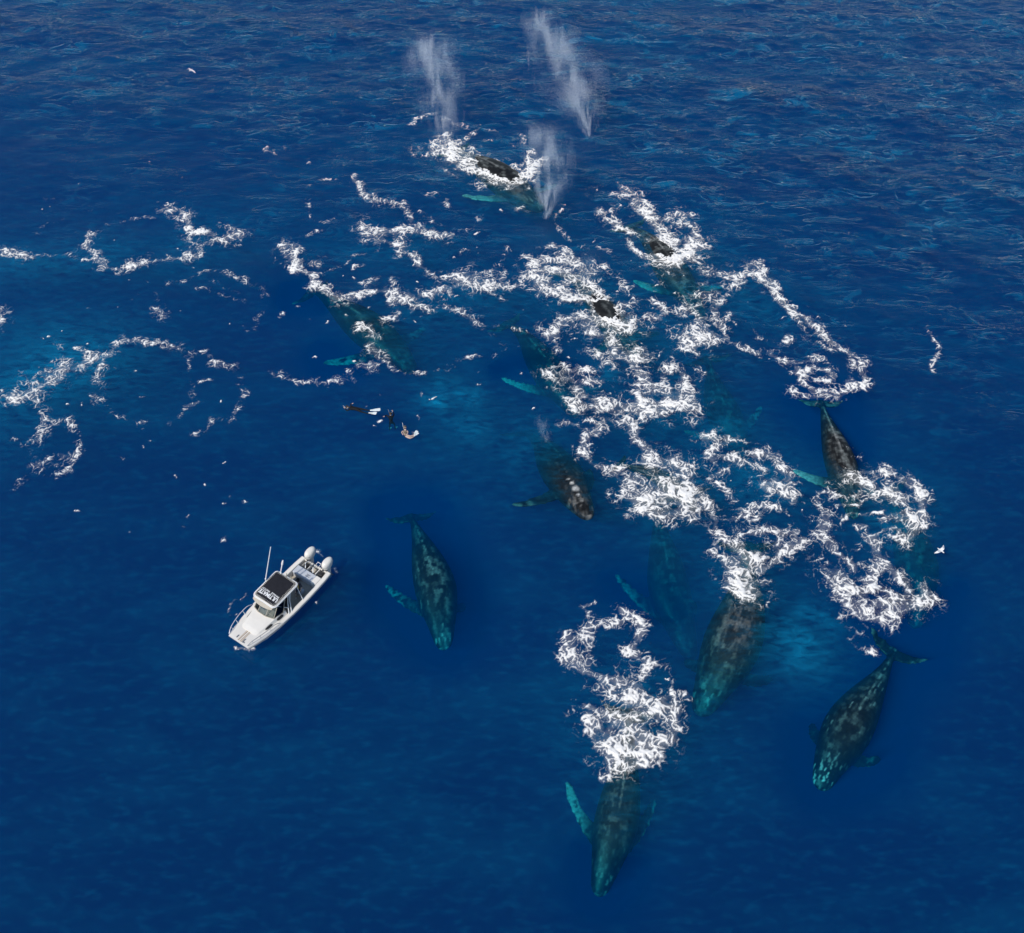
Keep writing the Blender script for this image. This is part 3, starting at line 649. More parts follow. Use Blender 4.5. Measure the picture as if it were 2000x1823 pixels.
def foam_patch(name, strokes, flecks, seed):
    xs, ys, D = field(strokes, flecks, .048, 1.0, seed)
    ny, nx = D.shape
    jj, ii = np.nonzero(D > .035)
    x, y = xs[ii].astype(np.float32), ys[jj].astype(np.float32)
    d = D[jj, ii]
    wx = x + .36 * perlin(x * .9, y * .9, seed + 1) + .20 * perlin(x * 2.1, y * 2.1, seed + 2) + .035 * perlin(x * 5, y * 5, seed + 12)
    wy = y + .36 * perlin(x * .9 + 40, y * .9, seed + 3) + .20 * perlin(x * 2.1, y * 2.1 + 40, seed + 4) + .035 * perlin(x * 5, y * 5 + 9, seed + 13)
    r1 = 1 - 5.0 * np.abs(perlin(wx * 1.3, wy * 1.3, seed + 5))
    r2 = 1 - 4.2 * np.abs(perlin(wx * 2.9 + 7, wy * 2.9, seed + 6))
    r3 = 1 - 2.4 * np.abs(perlin(wx * 6.2, wy * 6.2 + 5, seed + 7))
    web = np.maximum(r1, r2 * .9)
    blot = fbm(x * .75, y * .75, seed + 8, 3) - .35 * sstep(.0, .45, fbm(wx * 1.0, wy * 1.0 + 60, seed + 15, 2)) * sstep(.6, .95, d)
    f = .50 + 1.45 * (web - .36) + .55 * (r3 - .45) + 1.40 * (d - 1.13) + 1.2 * blot + 1.5 * np.maximum(d - 1.02, 0)
    f = f * sstep(.08, .30, d)
    f = np.maximum(f, .32 * sstep(.30, .95, d + .5 * blot))
    f = np.clip(f, 0, 1.4)
    G = np.zeros((ny, nx), np.float32); G[jj, ii] = f
    B = blur(G, 3)
    on = G > .07
    q = on[:-1, :-1] | on[1:, :-1] | on[:-1, 1:] | on[1:, 1:]
    qj, qi = np.nonzero(q)
    quad = np.stack([qj * nx + qi, qj * nx + qi + 1, (qj + 1) * nx + qi + 1, (qj + 1) * nx + qi], 1)
    used, inv = np.unique(quad, return_inverse=True)
    quad = inv.reshape(quad.shape)
    vj, vi = used // nx, used % nx
    X, Y = xs[vi], ys[vj]
    Z = wave_h(X, Y) + .02 + .09 * np.clip(B[vj, vi], 0, 1.2) + .06 * G[vj, vi] + .05 * perlin(X * 5, Y * 5, seed + 9)
    me = bpy.data.meshes.new('foam_patch')
    nv, nq = len(used), len(quad)
    me.vertices.add(nv); me.loops.add(nq * 4); me.polygons.add(nq)
    org = np.array([X.mean(), Y.mean(), SEA])
    me.vertices.foreach_set('co', (np.stack([X, Y, Z], 1) - org).astype(np.float32).ravel())
    me.loops.foreach_set('vertex_index', quad.astype(np.int32).ravel())
    me.polygons.foreach_set('loop_start', (np.arange(nq) * 4).astype(np.int32))
    me.polygons.foreach_set('loop_total', np.full(nq, 4, np.int32))
    me.update(calc_edges=True)
    at_ = me.attributes.new('cover', 'FLOAT', 'POINT')
    at_.data.foreach_set('value', G[vj, vi].astype(np.float32))
    o = link_mesh('foam_patch', me, FOAM_MAT)
    o.location = org
    tag(o, name if name.startswith('wash') else name, 'foam', 'white foam on the sea', 'stuff')
    o['label'] = 'white lacy ' + name
    return nq

NQ = 0
for k, (nm, st) in enumerate(FOAM.items()):
    NQ += foam_patch(nm, st, FLECKS.get(nm, []), 200 + 37 * k)
print('foam quads', NQ)

# ------------------------------------------------------------------ the wavy skin of the sea
CRH = .05                                            # how high the sharp crests of the chop stand
def skin_material():
    m, nt, N, L = mat_new('sea_surface')
    out = N.new('ShaderNodeOutputMaterial')
    tr = N.new('ShaderNodeBsdfTransparent'); gl = N.new('ShaderNodeBsdfGlossy'); gl.inputs['Roughness'].default_value = .08
    fr = N.new('ShaderNodeFresnel'); fr.inputs['IOR'].default_value = 1.333
    tc = N.new('ShaderNodeTexCoord')
    mp = N.new('ShaderNodeMapping'); mp.inputs['Rotation'].default_value = (0, 0, R(20)); mp.inputs['Scale'].default_value = (.5, 1.3, 1)
    def crest(scale, width, seed, wmask):
        n = N.new('ShaderNodeTexNoise'); n.noise_dimensions = '2D'; n.inputs['Scale'].default_value = scale; n.inputs['Detail'].default_value = 4; n.inputs['Roughness'].default_value = .55; n.inputs['Distortion'].default_value = .7
        of = N.new('ShaderNodeVectorMath'); of.operation = 'ADD'; of.inputs[1].default_value = (seed * 37.7, seed * 19.3, 0); L.new(mp.outputs[0], of.inputs[0])
        L.new(of.outputs[0], n.inputs['Vector'])
        sb = N.new('ShaderNodeMath'); sb.operation = 'SUBTRACT'; sb.inputs[1].default_value = .5; L.new(n.outputs['Fac'], sb.inputs[0])
        ab = N.new('ShaderNodeMath'); ab.operation = 'ABSOLUTE'; L.new(sb.outputs[0], ab.inputs[0])
        mr = N.new('ShaderNodeMapRange'); mr.interpolation_type = 'SMOOTHSTEP'; mr.inputs['From Min'].default_value = width; mr.inputs['From Max'].default_value = 0; L.new(ab.outputs[0], mr.inputs['Value'])
        k = N.new('ShaderNodeTexNoise'); k.noise_dimensions = '2D'; k.inputs['Scale'].default_value = wmask; k.inputs['Detail'].default_value = 3
        L.new(of.outputs[0], k.inputs['Vector'])
        km = N.new('ShaderNodeMapRange'); km.interpolation_type = 'SMOOTHSTEP'; km.inputs['From Min'].default_value = .42; km.inputs['From Max'].default_value = .66; L.new(k.outputs['Fac'], km.inputs['Value'])
        mu_ = N.new('ShaderNodeMath'); mu_.operation = 'MULTIPLY'; L.new(mr.outputs[0], mu_.inputs[0]); L.new(km.outputs[0], mu_.inputs[1])
        return mu_
    c1 = crest(.50, .045, 1.0, .30); c2 = crest(1.2, .060, 8.0, .45)
    n0 = N.new('ShaderNodeMath'); n0.operation = 'MULTIPLY_ADD'; n0.inputs[1].default_value = .55
    L.new(c2.outputs[0], n0.inputs[0]); L.new(c1.outputs[0], n0.inputs[2])
    chp = N.new('ShaderNodeAttribute'); chp.attribute_name = 'chop'
    n1 = N.new('ShaderNodeMath'); n1.operation = 'MULTIPLY'
    L.new(n0.outputs[0], n1.inputs[0]); L.new(chp.outputs['Fac'], n1.inputs[1])
    bp = N.new('ShaderNodeBump'); bp.inputs['Strength'].default_value = 1.0; bp.inputs['Distance'].default_value = 1.0
    L.new(tc.outputs['Object'], mp.inputs['Vector']);
    n4 = N.new('ShaderNodeTexNoise'); n4.noise_dimensions = '2D'; n4.inputs['Scale'].default_value = 1.5; n4.inputs['Detail'].default_value = 4; n4.inputs['Roughness'].default_value = .55; n4.inputs['Distortion'].default_value = .5
    L.new(mp.outputs[0], n4.inputs['Vector'])
    cr = N.new('ShaderNodeMath'); cr.operation = 'MULTIPLY'; cr.inputs[1].default_value = CRH
    L.new(n1.outputs[0], cr.inputs[0])
    hs = N.new('ShaderNodeMath'); hs.operation = 'MULTIPLY_ADD'; hs.inputs[1].default_value = .085
    n4m = N.new('ShaderNodeMath'); n4m.operation = 'MULTIPLY'; L.new(n4.outputs['Fac'], n4m.inputs[0]); L.new(chp.outputs['Fac'], n4m.inputs[1])
    L.new(n4m.outputs[0], hs.inputs[0]); L.new(cr.outputs[0], hs.inputs[2])
    L.new(hs.outputs[0], bp.inputs['Height'])
    L.new(bp.outputs[0], fr.inputs['Normal']); L.new(bp.outputs[0], gl.inputs['Normal'])
    sl = N.new('ShaderNodeAttribute'); sl.attribute_name = 'sheen'
    mu = N.new('ShaderNodeMath'); mu.operation = 'MULTIPLY'
    L.new(fr.outputs[0], mu.inputs[0]); L.new(sl.outputs['Fac'], mu.inputs[1])
    m1 = N.new('ShaderNodeMixShader'); L.new(mu.outputs[0], m1.inputs[0]); L.new(tr.outputs[0], m1.inputs[1]); L.new(gl.outputs[0], m1.inputs[2])
    # bubbly water close to the surface, then wave light painted as a teal tint
    ae = N.new('ShaderNodeAttribute'); ae.attribute_name = 'bubbles'
    n2 = N.new('ShaderNodeTexNoise'); n2.noise_dimensions = '2D'; n2.inputs['Scale'].default_value = 1.6; n2.inputs['Detail'].default_value = 8; n2.inputs['Roughness'].default_value = .65; n2.inputs['Distortion'].default_value = .5
    L.new(mp.outputs[0], n2.inputs['Vector'])
    r2 = N.new('ShaderNodeMapRange'); r2.inputs['From Min'].default_value = .28; r2.inputs['From Max'].default_value = .70; r2.inputs['To Max'].default_value = .62
    L.new(n2.outputs['Fac'], r2.inputs['Value'])
    mm = N.new('ShaderNodeMath'); mm.operation = 'MULTIPLY'; L.new(ae.outputs['Fac'], mm.inputs[0]); L.new(r2.outputs[0], mm.inputs[1])
    mp3 = N.new('ShaderNodeMapping'); mp3.inputs['Rotation'].default_value = (0, 0, R(-38)); mp3.inputs['Scale'].default_value = (.06, .20, 1)  # lighter and darker swell bands, wave light put into the colour
    n3 = N.new('ShaderNodeTexNoise'); n3.noise_dimensions = '2D'; n3.inputs['Scale'].default_value = 1.0; n3.inputs['Detail'].default_value = 9; n3.inputs['Roughness'].default_value = .68; n3.inputs['Distortion'].default_value = .25
    L.new(tc.outputs['Object'], mp3.inputs['Vector']); L.new(mp3.outputs[0], n3.inputs['Vector'])
    r3 = N.new('ShaderNodeMapRange'); r3.inputs['From Min'].default_value = .44; r3.inputs['From Max'].default_value = .70; r3.inputs['To Max'].default_value = .06
    L.new(n3.outputs['Fac'], r3.inputs['Value'])
    r4 = N.new('ShaderNodeMapRange'); r4.inputs['From Min'].default_value = .05; r4.inputs['From Max'].default_value = 1.1; r4.inputs['To Max'].default_value = .40  # sky reflection and light through the crests, painted as teal streaks
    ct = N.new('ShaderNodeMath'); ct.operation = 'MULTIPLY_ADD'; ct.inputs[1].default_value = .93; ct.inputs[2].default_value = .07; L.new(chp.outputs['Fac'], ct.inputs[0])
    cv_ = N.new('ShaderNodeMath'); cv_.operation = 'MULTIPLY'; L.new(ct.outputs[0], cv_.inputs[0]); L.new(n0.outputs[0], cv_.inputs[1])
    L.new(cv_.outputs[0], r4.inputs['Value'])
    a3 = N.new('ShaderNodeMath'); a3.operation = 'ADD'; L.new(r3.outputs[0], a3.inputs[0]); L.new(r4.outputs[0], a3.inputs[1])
    mp5 = N.new('ShaderNodeMapping'); mp5.inputs['Rotation'].default_value = (0, 0, R(-14)); mp5.inputs['Scale'].default_value = (.9, 2.2, 1)  # light on the small ripples, painted as a fine teal mottle
    n5 = N.new('ShaderNodeTexNoise'); n5.noise_dimensions = '2D'; n5.inputs['Scale'].default_value = 1.0; n5.inputs['Detail'].default_value = 6; n5.inputs['Roughness'].default_value = .72
    L.new(tc.outputs['Object'], mp5.inputs['Vector']); L.new(mp5.outputs[0], n5.inputs['Vector'])
    r5 = N.new('ShaderNodeMapRange'); r5.inputs['From Min'].default_value = .50; r5.inputs['From Max'].default_value = .72; r5.inputs['To Max'].default_value = .085
    L.new(n5.outputs['Fac'], r5.inputs['Value'])
    a6 = N.new('ShaderNodeMath'); a6.operation = 'ADD'; L.new(a3.outputs[0], a6.inputs[0]); L.new(r5.outputs[0], a6.inputs[1]); a3 = a6
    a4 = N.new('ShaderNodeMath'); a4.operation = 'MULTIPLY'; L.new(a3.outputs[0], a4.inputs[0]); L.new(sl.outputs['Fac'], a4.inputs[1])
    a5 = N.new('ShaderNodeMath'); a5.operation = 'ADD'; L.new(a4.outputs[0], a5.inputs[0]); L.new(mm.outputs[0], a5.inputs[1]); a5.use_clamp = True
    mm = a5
    df = N.new('ShaderNodeBsdfDiffuse'); df.inputs['Color'].default_value = (.004, .23, .42, 1)  # one teal for the real bubbles and the painted wave light
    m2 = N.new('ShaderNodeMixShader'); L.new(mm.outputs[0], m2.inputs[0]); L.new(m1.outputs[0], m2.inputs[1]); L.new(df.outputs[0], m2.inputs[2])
    L.new(m2.outputs[0], out.inputs['Surface'])
    return m

def sea_skin():
    step = .32
    xs = np.arange(-84, 84.01, step); ys = np.arange(6, 152, step)
    X, Y = np.meshgrid(xs, ys)
    ny, nx = X.shape
    Z = wave_h(X, Y)
    edge = np.minimum.reduce([X + 84, 84 - X, Y - 6, ys[-1] - Y])
    Z = SEA + (Z - SEA) * sstep(0, 3, edge)
    hole = np.zeros((ny, nx), np.float32)
    eye = np.array([0, 0, CAM_H])
    for V in whale_hits:
        V = V[V[:, 2] < SEA + .1]
        d = eye - V; k = np.maximum((SEA - V[:, 2]) / d[:, 2], 0)
        for t in (.6, .8, 1.0):
            q = V[:, :2] + d[:, :2] * (k * t)[:, None]
            i = np.clip(((q[:, 0] - xs[0]) / step).round().astype(int), 0, nx - 1); j = np.clip(((q[:, 1] - ys[0]) / step).round().astype(int), 0, ny - 1)
            hole[j, i] = 1
    hole = (blur(hole, 1) > .06).astype(np.float32)  # gaps over submerged whales, set partly along the eye's sight lines
    AE = np.zeros((ny, nx), np.float32)
    for pts, w, d in AERATED:
        q = np.array([at(x, y)[:2] for x, y in pts]); F = seg_field(X.astype(np.float32), Y.astype(np.float32), q, w * mpp(pts[0][1]) * 1.0, d, None)
        AE = np.maximum(AE, F)
    hole[AE > .04] = 0
    dil = (blur(hole, 12) > .03).astype(np.float32)
    sheen = 1 - np.clip(blur(dil, 30) * 1.55 - .1, 0, 1)  # fades reflection and painted tint out round the gaps
    sheen[blur(hole, 2) > .01] = 0
    keep = hole < .5
    qk = keep[:-1, :-1] & keep[1:, :-1] & keep[:-1, 1:] & keep[1:, 1:]
    qj, qi = np.nonzero(qk)
    quad = np.stack([qj * nx + qi, qj * nx + qi + 1, (qj + 1) * nx + qi + 1, (qj + 1) * nx + qi], 1)
    co = np.stack([X.ravel(), Y.ravel(), Z.ravel()], 1)
    # calm sheets out to the horizon
    x0, x1, y0, y1, F = xs[0], xs[-1], ys[0], ys[-1], 4400.0
    ext = np.array([(-F, -F), (F, -F), (F, y0), (-F, y0), (-F, y1), (F, y1), (F, F), (-F, F), (x0, y0), (x0, y1), (x1, y0), (x1, y1)])
    k = len(co)
    co = np.vstack([co, np.column_stack([ext, np.full(len(ext), SEA)])])
    eq = np.array([(0, 1, 2, 3), (4, 5, 6, 7), (3, 8, 9, 4), (10, 2, 5, 11)]) + k
    quad = np.vstack([quad, eq])
    used, inv = np.unique(quad, return_inverse=True); quad = inv.reshape(quad.shape)
    me = bpy.data.meshes.new('sea_surface'); nq = len(quad)
    me.vertices.add(len(used)); me.loops.add(nq * 4); me.polygons.add(nq)
    me.vertices.foreach_set('co', co[used].astype(np.float32).ravel())
    me.loops.foreach_set('vertex_index', quad.astype(np.int32).ravel())
    me.polygons.foreach_set('loop_start', (np.arange(nq) * 4).astype(np.int32)); me.polygons.foreach_set('loop_total', np.full(nq, 4, np.int32))
    me.update(calc_edges=True)
    # chop rises with distance: rougher bump, stronger painted crest light; nearer water kept smooth
    chop = sstep(48, 112, Y + .42 * X + 9 * perlin(X * .06, Y * .06, 71))
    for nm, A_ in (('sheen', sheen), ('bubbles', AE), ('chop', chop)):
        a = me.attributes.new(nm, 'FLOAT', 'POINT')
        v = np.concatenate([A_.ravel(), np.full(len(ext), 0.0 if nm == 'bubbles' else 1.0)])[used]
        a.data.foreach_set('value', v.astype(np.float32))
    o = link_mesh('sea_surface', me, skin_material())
    tag(o, 'rippled surface of the blue sea', kind='structure')
sea_skin()

# ------------------------------------------------------------------ the boat
M_WHITE = paint('white_gelcoat', (.76, .715, .65), .35, .05, 2.5)
M_HULL = paint('hull_paint', (.66, .66, .65), .35, .08, 2.0)
M_GREYW = paint('grey_deck_paint', (.48, .50, .54), .5, .06, 4)
M_FLOOR = paint('cockpit_floor_paint', (.42, .37, .30), .7, .10, 5, .2)
M_WELL = paint('well_liner', (.26, .26, .25), .6, .15, 6)
M_BLACK = paint('black_canvas', (.018, .018, .024), .75, .25, 7, .3, spec=.2)
M_DARK = paint('dark_rubber', (.02, .02, .022), .6, .1, 8)
M_BEIGE = paint('beige_trim', (.46, .41, .33), .55, .08, 5)
M_STEEL = paint('white_tube', (.78, .78, .78), .3, .03, 5)
M_GREYM = paint('grey_metal', (.30, .31, .32), .35, .08, 5, metal=.6)
M_SCREEN = paint('blue_screen', (.03, .10, .22), .2, .2, 12)
M_ORANGE = paint('tan_grip', (.30, .19, .09), .7, .1, 10)
M_YELLOW = paint('yellow_cloth', (.62, .42, .12), .8, .1, 10)
M_SKIN = paint('bare_skin', (.50, .36, .29), .55, .06, 12)
M_SUIT = paint('black_wetsuit', (.008, .009, .012), .7, .15, 8, spec=.2)
M_OLIVE = paint('olive_shirt', (.16, .13, .09), .8, .15, 8)
M_NAVY = paint('dark_navy_jacket', (.035, .04, .06), .8, .15, 8)
M_HAIR = paint('dark_hair', (.03, .02, .015), .7, .2, 20)
M_FIN = paint('white_fin', (.72, .76, .74), .4, .05, 8)
M_LETTER = paint('white_lettering', (.80, .79, .78), .6, .03, 8)

def glass_mat():
    m, nt, N, L = mat_new('tinted_glass')
    out = N.new('ShaderNodeOutputMaterial'); t = N.new('ShaderNodeBsdfTransparent'); g = N.new('ShaderNodeBsdfGlossy'); g.inputs['Roughness'].default_value = .05
    t.inputs['Color'].default_value = (.72, .74, .72, 1)
    f = N.new('ShaderNodeFresnel'); f.inputs['IOR'].default_value = 1.5; mx = N.new('ShaderNodeMixShader')
    L.new(f.outputs[0], mx.inputs[0]); L.new(t.outputs[0], mx.inputs[1]); L.new(g.outputs[0], mx.inputs[2]); L.new(mx.outputs[0], out.inputs[0])
    return m
M_GLASS = glass_mat()

BX, BY, BH = -15.22, 36.17, math.atan2(-.8286, -.5598)
boat = empty('motor_boat', (BX - .05 * .83, BY + .05 * .56, SEA), BH)
tag(boat, 'white motor boat with black hardtop drifting left of the whales', 'boat')
ST = [(-3.70, 1.24, .72), (-3.0, 1.30, .72), (-1.5, 1.34, .74), (0, 1.34, .79), (1.2, 1.28, .86), (2.2, 1.16, .93), (3.0, 1.01, 1.0), (3.45, .90, 1.04), (3.66, .82, 1.05)]
def hwid(x): return float(np.interp(x, [q[0] for q in ST], [q[1] for q in ST]))
def sheer(x): return float(np.interp(x, [q[0] for q in ST], [q[2] for q in ST]))
b = MB()
rings = []
for x, w, z in ST:
    k = max(0, (x - 2.0) / 1.66)
    rk = .55 * k * k
    rings.append([(x, w, z), (x - rk * .4, w * (.92 - .10 * k), z * .5), (x - rk * .8, w * (.76 - .2 * k), .10 + .12 * k), (x - rk, .0, -.38 + .30 * k),
                  (x - rk * .8, -w * (.76 - .2 * k), .10 + .12 * k), (x - rk * .4, -w * (.92 - .10 * k), z * .5), (x, -w, z)])
b.loft(rings, closed=False, cap=True)
hull = b.build('hull', M_HULL, boat)
for sgn in (1, -1):
    MB().tube([(x, sgn * (w + .015), z - .13) for x, w, z in ST], .035, 6).build('rub_rail', M_GREYM, boat, True)
    g = MB(); rr = []
    for x in np.linspace(-3.70, 1.0, 16):
        w, z = hwid(x), sheer(x)
        rr.append([(x, sgn * (w + .02), z - .10), (x, sgn * (w + .03), z + .01), (x, sgn * (w - .02), z + .045), (x, sgn * (w - .25), z + .045), (x, sgn * (w - .28), z + .01), (x, sgn * (w - .28), .27)])
    g.loft(rr); g.build('gunwale', M_WHITE, boat)
# foredeck with its raised cuddy
b = MB(); rr = []
for x in np.linspace(1.003, 3.69, 14):
    w, z = hwid(x) + .03, sheer(x)
    rr.append([(x, w * math.cos(a), z - .06 if abs(math.cos(a)) > .99 else z + .02 + .07 * math.sin(a)) for a in np.linspace(0, math.pi, 11)])
b.loft(rr, closed=True); b.build('foredeck', M_WHITE, boat)
b = MB(); rr = []
for x, wb, wt, dz in [(.30, 1.06, .92, .36), (1.0, 1.03, .88, .38), (1.9, .92, .76, .27), (2.45, .80, .64, .18), (2.75, .72, .60, .09)]:
    z = sheer(x)
    rr.append([(x, wb, z + .0), (x, wt, z + dz - .03), (x, wt * .7, z + dz + .03), (x, 0, z + dz + .06), (x, -wt * .7, z + dz + .03), (x, -wt, z + dz - .03), (x, -wb, z)])
b.loft(rr); b.build('cabin_roof', M_WHITE, boat)
for x, ww in ((.85, .56), (1.78, .56)):
    for sgn in (1, -1):
        r_ = []
        for t in np.linspace(-1, 1, 9):
            hh = .085 * math.sqrt(max(1 - t ** 4, .02)); xx = x + t * ww / 2
            yb = np.interp(xx, [.3, 1.0, 1.9, 2.45], [1.06, 1.03, .92, .80]); yt = np.interp(xx, [.3, 1.0, 1.9, 2.45], [.92, .88, .76, .64]); dz = np.interp(xx, [.3, 1.0, 1.9, 2.45], [.33, .35, .24, .15])
            def P(q, o): return (xx, sgn * (yb + (yt - yb) * q + o), sheer(xx) + dz * q + o * .4)
            c_ = .55; h_ = hh / .30
            r_.append([P(c_ - h_, .0), P(c_ + h_, .0), P(c_ + h_, .018), P(c_ - h_, .018)])
        MB().loft(r_).build('side_window', M_DARK, boat)
# two rows of grip strips on the foredeck
for row in (-.06, .14):
    for k in range(11):
        x = 2.62 + k * .095
        z = sheer(x) + .02 + .07 + .004 + max(0, (2.75 - x) / .3) * .03
        MB().box((x, row, z), (.040, .13, .018), rot=None).build('grip_strip', M_ORANGE, boat)
# bow rails
for sgn in (1, -1):
    pts = []
    for x in np.linspace(1.15, 3.6, 14):
        t = (x - 1.15) / 2.45
        off = .10 * math.sin(math.pi * min(1, t * 1.05)) if sgn < 0 else -.10
        pts.append((x, sgn * (hwid(x) + off), sheer(x) + .05 + .27 * min(1, math.sin(math.pi * min(.98, t * .93 + .035)) * 2.2)))
    rl_ = MB().tube(pts, .022, 6).build('bow_rail', M_STEEL if sgn < 0 else M_GREYM, boat, True)
    for i in (4, 8, 11):
        x = pts[i][0]
        MB().tube([pts[i], (x, sgn * (hwid(x) - .10), sheer(x) + .03)], .018, 6).build('stanchion', M_STEEL, rl_, True)
# anchor gear at the stem
b = MB().box((3.45, .28, 1.16), (.30, .05, .03)); b.box((3.55, .34, 1.155), (.05, .18, .03)); b.build('anchor', M_GREYM, boat)
MB().box((3.42, -.28, 1.15), (.22, .07, .035), .01).build('bow_cleat', M_GREYM, boat)
# cockpit
MB().box((-1.35, 0, .235), (3.3, 2.10, .06)).build('cockpit_floor', M_FLOOR, boat)
MB().box((.32, 0, .75), (.06, 1.9, .95)).build('cabin_bulkhead', M_BEIGE, boat)
MB().box((.72, -.03, 1.21), (.80, 1.66, .08), .02).build('dash_panel', M_BEIGE, boat)
sc_ = MB().box((.98, -.30, 1.34), (.14, .44, .24), .02).build('chart_screen', M_DARK, boat)
MB().box((1.06, -.30, 1.37), (.02, .34, .16)).build('screen_glass', M_SCREEN, sc_)
MB().box((.95, .45, 1.30), (.34, .42, .10), .03).build('dash_tray', M_WHITE, boat)
MB().box((.70, -.62, 1.31), (.30, .24, .10), .03).build('dash_tray', M_WHITE, boat)
wl = MB(); ring = [(.0 + .0, .17 * math.cos(a), .17 * math.sin(a)) for a in np.linspace(0, 2 * math.pi, 17)]
wl.tube([(.22 + p[2] * .3, .36 + p[1], 1.29 + p[2]) for p in ring], .018, 6); wl.build('steering_wheel', M_DARK, boat, True)
for y in (.38, -.48):
    s_ = MB().box((-.28, y, .62), (.42, .44, .16), .05).build('helm_seat', M_DARK, boat)
    MB().box((-.50, y, .92), (.12, .44, .56), .05).build('backrest', M_DARK, s_)
    MB().box((-.28, y, .40), (.22, .22, .28)).build('pedestal', M_GREYM, s_)
MB().box((-1.62, .30, .42), (.42, .56, .34), .04).build('seat_box', M_GREYW, boat)
bn = MB().box((-2.72, -.18, .49), (.62, 1.62, .54), .03).build('transom_bench', M_GREYW, boat)
for k in range(8):
    MB().box((-2.78 + .13 * (k % 2), .02 + .085 * (k // 2), .765), (.05, .04, .012)).build('vent_slot', M_DARK, bn)
MB().box((-2.72, .83, .51), (.66, .40, .58), .04).build('bait_station', M_WHITE, boat)
MB().box((-3.36, 0, .44), (.62, 1.92, .06)).build('engine_well_floor', M_WELL, boat)
MB().box((-3.655, 0, .64), (.09, 2.40, .16), .03).build('transom_cap', M_WHITE, boat)
for y in (-.28, .42):
    MB().box((-3.36, y, .58), (.56, .05, .24)).build('well_divider', M_WHITE, boat)
for y, mat_ in ((-.62, M_DARK), (.08, M_BEIGE), (.68, M_DARK)):
    MB().box((-3.36, y, .56), (.26, .30, .18), .04).build('battery_box', mat_, boat)
for y in (-.55, .12):
    MB().tube([(-3.05, y + .18, .82), (-3.30, y, 1.0), (-3.62, y - .02, .80)], .028, 6).build('tow_tube', M_STEEL, boat, True)
MB().tube([(-3.30, -.80, .50), (-3.42, -.62, .66), (-3.62, -.70, .84), (-3.8, -.74, 1.0)], .04, 8).build('cable_hose', M_DARK, boat, True)
MB().tube([(-3.30, .80, .50), (-3.42, .66, .66), (-3.62, .70, .84), (-3.8, .68, 1.0)], .04, 8).build('cable_hose', M_DARK, boat, True)
ld = MB()
ld.tube([(-3.70, .02, .80), (-3.88, .02, .86), (-3.88, .30, .86), (-3.70, .30, .80)], .025, 6); ld.build('boarding_rail', M_STEEL, boat, True)
# outboard engines
def outboard(y):
    o = MB()
    rr = []
    for z, sx, sy, ox in [(.62, .20, .15, .05), (.70, .30, .22, .02), (.90, .42, .27, 0), (1.12, .47, .285, -.02), (1.28, .45, .265, -.04), (1.38, .36, .20, -.05), (1.42, .20, .10, -.05)]:
        rr.append([(-4.02 + ox + sx * math.cos(a) * (1.0 if math.cos(a) > 0 else 1.0), y + sy * math.sin(a), z) for a in np.linspace(0, 2 * math.pi, 20, endpoint=False)])
    e = o.loft(rr).build('outboard_engine', M_WHITE, boat, True)
    l_ = MB(); l_.loft([[(-4.02 + sx * math.cos(a), y + sy * math.sin(a), z) for a in np.linspace(0, 2 * math.pi, 10, endpoint=False)] for z, sx, sy in [(-.55, .10, .03), (-.1, .16, .07), (.3, .20, .10), (.64, .17, .12)]])
    l_.build('engine_leg', M_WHITE, e, True)
    MB().box((-3.76, y, .66), (.16, .24, .30), .03).build('engine_bracket', M_GREYM, e)
    MB().tube([(-4.02 + .478 * math.cos(a) - .02, y + .292 * math.sin(a), 1.12) for a in np.linspace(0, 2 * math.pi, 25)], .010, 5).build('cowl_seam', M_GREYM, e, True)
    for k in range(3):
        a = k * 2 * math.pi / 3
        MB().ball((-4.24, y + .10 * math.cos(a), -.42 + .10 * math.sin(a)), (.025, .07, .07), 8, 5).build('propeller_blade', M_GREYM, e, True)
outboard(-.78); outboard(.74)
# windscreen
base = [(.50, .93, sheer(.5) + .30), (1.22, .80, sheer(1.2) + .36), (1.40, .28, sheer(1.4) + .42), (1.40, -.40, sheer(1.4) + .42), (1.25, -.86, sheer(1.2) + .36), (.50, -.97, sheer(.5) + .30)]
top = [(.05, .84, 1.94), (.62, .74, 1.96), (.78, .26, 1.98), (.78, -.36, 1.98), (.62, -.80, 1.96), (.05, -.86, 1.94)]
for i in range(5):
    a, c, d, e = (Vector(q) for q in (base[i], base[i + 1], top[i + 1], top[i]))
    nn = (c - a).cross(e - a).normalized() * .012
    MB().loft([[a - nn, c - nn, d - nn, e - nn], [a + nn, c + nn, d + nn, e + nn]]).build('windscreen_pane', M_GLASS, boat)
wf = MB().tube(base, .03, 6); wf.tube(top, .025, 6)
for p, q in zip(base, top): wf.tube([p, q], .022, 6)
wf.build('windscreen_frame', M_BEIGE, boat, True)
# hardtop
RZ = 2.14
def roof_outline(g, n=7):
    pts = []
    x0, x1, y0, y1, r = -1.22 - g, .82 + g, -.97 - g, .73 + g, .16 + g * .5
    for cx, cyy, a0 in ((x1 - r, y1 - r, 0), (x0 + r, y1 - r, 90), (x0 + r, y0 + r, 180), (x1 - r, y0 + r, 270)):
        for k in range(n):
            a = R(a0 + 90 * k / (n - 1)); pts.append((cx + r * math.cos(a), cyy + r * math.sin(a)))
    return [(x + (.16 * (1 - ((y - (y0 + y1) / 2) / ((y1 - y0) / 2)) ** 2) if x > .2 else 0), y) for x, y in pts]
def rz(x, y): return RZ + .07 * (1 - ((y + .12) / .95) ** 2) - .015 * x * x
ht = MB().loft([[(x, y, rz(x, y) - .06) for x, y in roof_outline(.06)], [(x, y, rz(x, y)) for x, y in roof_outline(.075)], [(x, y, rz(x, y) + .02) for x, y in roof_outline(.03)]]).build('hardtop', M_WHITE, boat)
cv = MB()
